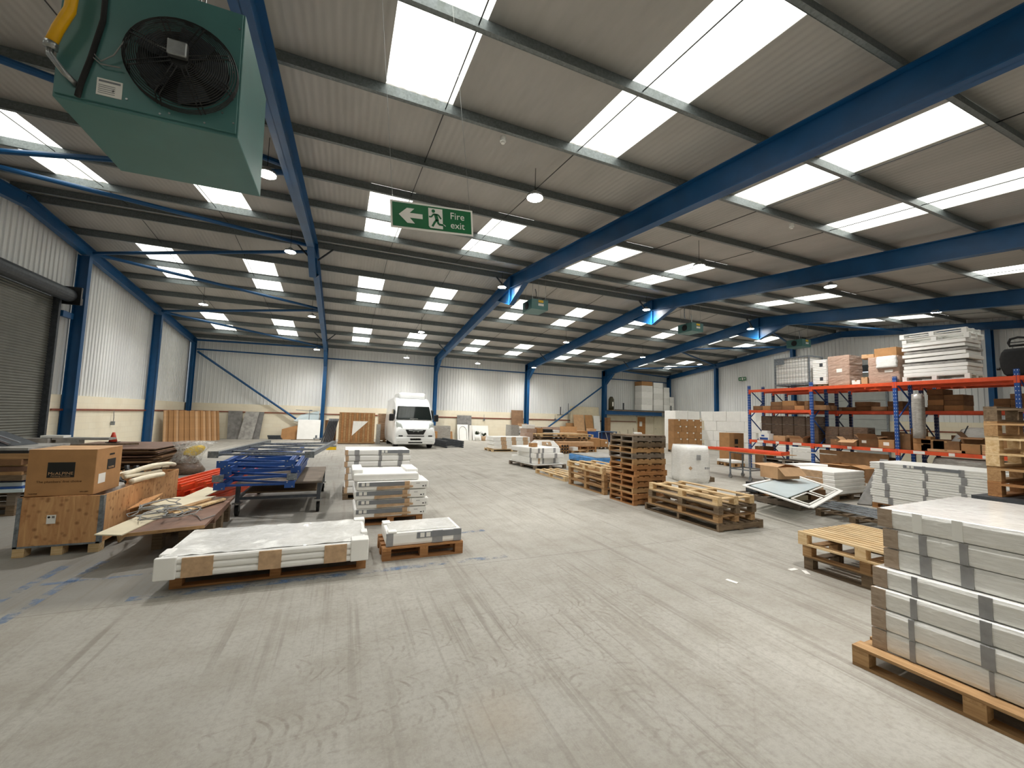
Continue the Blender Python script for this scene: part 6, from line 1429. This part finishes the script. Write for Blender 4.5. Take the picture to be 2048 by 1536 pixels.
# third bay clutter
y0 = yx(1815,890)
for k,(x_,w_,h_,m) in enumerate(((1808,.35,.45,'carddark'),(1826,.3,.62,'carddark'),(1845,.4,.2,'card'),(1845,.4,.2,'card'),(1866,.5,.32,'carddark'),(1893,.55,.3,'carddark'))):
    y = yx(x_,895,15.1); zz = ZL+(.203 if k == 3 else 0); carton((15.05+(.28 if k == 1 else 0),y-w_/2,zz),0,.25,w_-.02,h_-.003,'dark carton among the clutter in the third rack bay, %s from the left' % NTH[k],'cluttered cartons in the third bay',m)
for k in range(7):
    b = MB(); yy = yx(1850+6*k,905,14.98); b.tube([(15.0,yy,ZL+.02),(15.1,yy-.1,ZL+.05+.02*(k%3)),(15.02,yy-.22,ZL+.02)],.007,6); 
    tag(b.ob('dark_hose','black',None,True),'dark loose cable on the shelf edge in the third rack bay','cable','loose cables in the third bay')
wrapped((14.93,yx(1850,880)+.0,ZL+.34),0,.24,.26,1.25,'tall upright roll wrapped in grey film leaning in the third bay','filmgrey',irr=.05,seed=200,e=3)
y = yx(1925,905); 
for k in range(1): carton((14.99,yx(1905,905)-.25,ZL),0,.3,.75,.07,'flat tan carton at the shelf front in the third bay',None,'cardtan')
y = yx(1946,905); carton((14.99,y-.17,ZL),0,.16,.38,.25,'square brown carton at the shelf front in the third bay','front cartons of the third bay','card')
for k in range(5): carton((14.99,yx(1975,905)-.12,ZL+.052*k),0,.16,.24,.05,'thin tan packet in the pile of five beside the square carton, %s' % ('bottom','second up','middle','fourth up','top')[k],'thin tan packets','cardtan',tape=False)
y = yx(1962,890,15.2); carton((15.17,y-.1,ZL),0,.38,.45,.42,'open brown carton with peaked flap behind the square carton','open cartons in the third bay','carddark',flaps={'L':-.2,'B':.9,'F':.4})
carton((15.2,yx(2020,880,15.3)-.25,ZL),0,.38,.45,.5,'brown carton at the right end of the third bay',None,'card')
# white sack draped with straps
yy = yx(1940,850,15.6); b = MB(); rs = []; r2 = random.Random(8)
for z,s in ((0,1.0),(.2,.95),(.45,.75),(.62,.5),(.68,.2)): rs.append([(.2*s*math.cos(2*PI*i/18)*(1+r2.uniform(-.12,.12)), .55*s*math.sin(2*PI*i/18)*(1+r2.uniform(-.12,.12)), z) for i in range(18)])
t = T('bulk_bag','white woven bulk bag with grey straps slumped on the third bay shelf','bag',(15.79,yy-.05,ZL+.0)); b.rings(rs); b.ob('bag_body','film',t,True)
for s in (-.25,.2): b = MB(); b.tube([(-.2,s+.12,.1),(-.14,s,.5),(-.02,s-.05,.72)],.014,6); b.ob('bag_strap','dgrey',t)
# rear rack lower shelf cartons
row(16.4,ZL,PYs[2]+.15,PYs[1]-.1,(3,2,3),'rear lower shelf cartons, second bay',('carddark',),'dark carton, second bay rear lower shelf',.6,.4,.6)
row(16.4,ZL,PYs[3]+.15,PYs[2]-.1,(2,3,1),'rear lower shelf cartons, third bay',('carddark',),'dark carton, third bay rear lower shelf',.6,.4,.6)
# on the floor under the racks
pallet((15.0,9.3,0),0,.75,1.6,'grey block pallet on the floor in the first rack bay, lower',tone='wg',run='y'); pallet((15.0,9.3,.142),0,.75,1.6,'grey block pallet on the floor in the first rack bay, middle',tone='wg',run='y'); pallet((15.0,9.35,.284),0,.75,1.6,'grey block pallet on the floor in the first rack bay, upper',tone='wg',run='y')
carton((15.05,11.05-.1,0),0,.6,.35,.85,'dark carton on the floor beside the first rack upright',None,'carddark')
b = MB(); b.box(14.98,15.02,7.0,8.9,0,.92); tag(b.ob('dark_board','carddark'),'large dark brown board standing under the lower shelf of the second bay','board')
carton((15.1,7.1,0),0,.6,1.6,.8,'large dark box behind the dark board under the second rack bay',None,'carddark')
wrapped((14.95,4.6,.55),0,.8,1.5,.4,'grey film wrapped roll under the lower shelf of the third bay','filmgrey',irr=.05,seed=210,e=4); b = MB(); b.box(15.0,15.7,4.7,6.0,0,.545); tag(b.ob('timber_box','wd'),'timber box under the grey wrapped roll in the third bay','box')
# white sheet pieces laid on the castor table end
for k in range(4): b = MB(); b.beam((12.1+.05*k,8.0-.12*k,.97),(13.0+.05*k,7.75-.12*k,.9),.09,.02); tag(b.ob('white_strip','white'),'white angled trim strip at the right end of the castor table, %s' % NTH[k],'strip','white trim strips')
# hanging sockets on the dado rail
for px,lab in ((227,'on the left wall'),(520,'left of the whiteboard on the back wall'),(968,'on the back wall between two blue columns'),(1110,'right of the tilted blue wall brace')):
    q = AX(px,828,XL+.06) if px == 227 else AY(px,832,YB-.06)
    t = T('hanging_socket','small grey socket on a cable '+lab,'socket',q); b = MB(); 
    if px == 227: b.tube([(0,.03,.12),(.03,-.06,.05),(.02,.0,-.12),(.01,.02,-.3)],.012,6)
    else: b.tube([(0,0,.1),(0,-.02,-.1),(.02,-.02,-.22)],.012,6)
    b.ob('cable','cable',t); b = MB(); b.box(-.04,.06,-.05,.03,-.42 if px == 227 else -.34,-.28 if px == 227 else -.2); b.ob('socket_body','galv',t)
# ================================================================ LIGHT AND RENDER SETTINGS
w = bpy.data.worlds.new('world'); SC.world = w; w.use_nodes = True
bg = w.node_tree.nodes['Background']; bg.inputs[0].default_value = (.75,.85,1,1); bg.inputs[1].default_value = 1.0
SC.view_settings.view_transform = 'Standard'; SC.view_settings.look = 'None'; SC.view_settings.gamma = 1; SC.view_settings.use_curve_mapping = False
SC.view_settings.exposure = 1.03
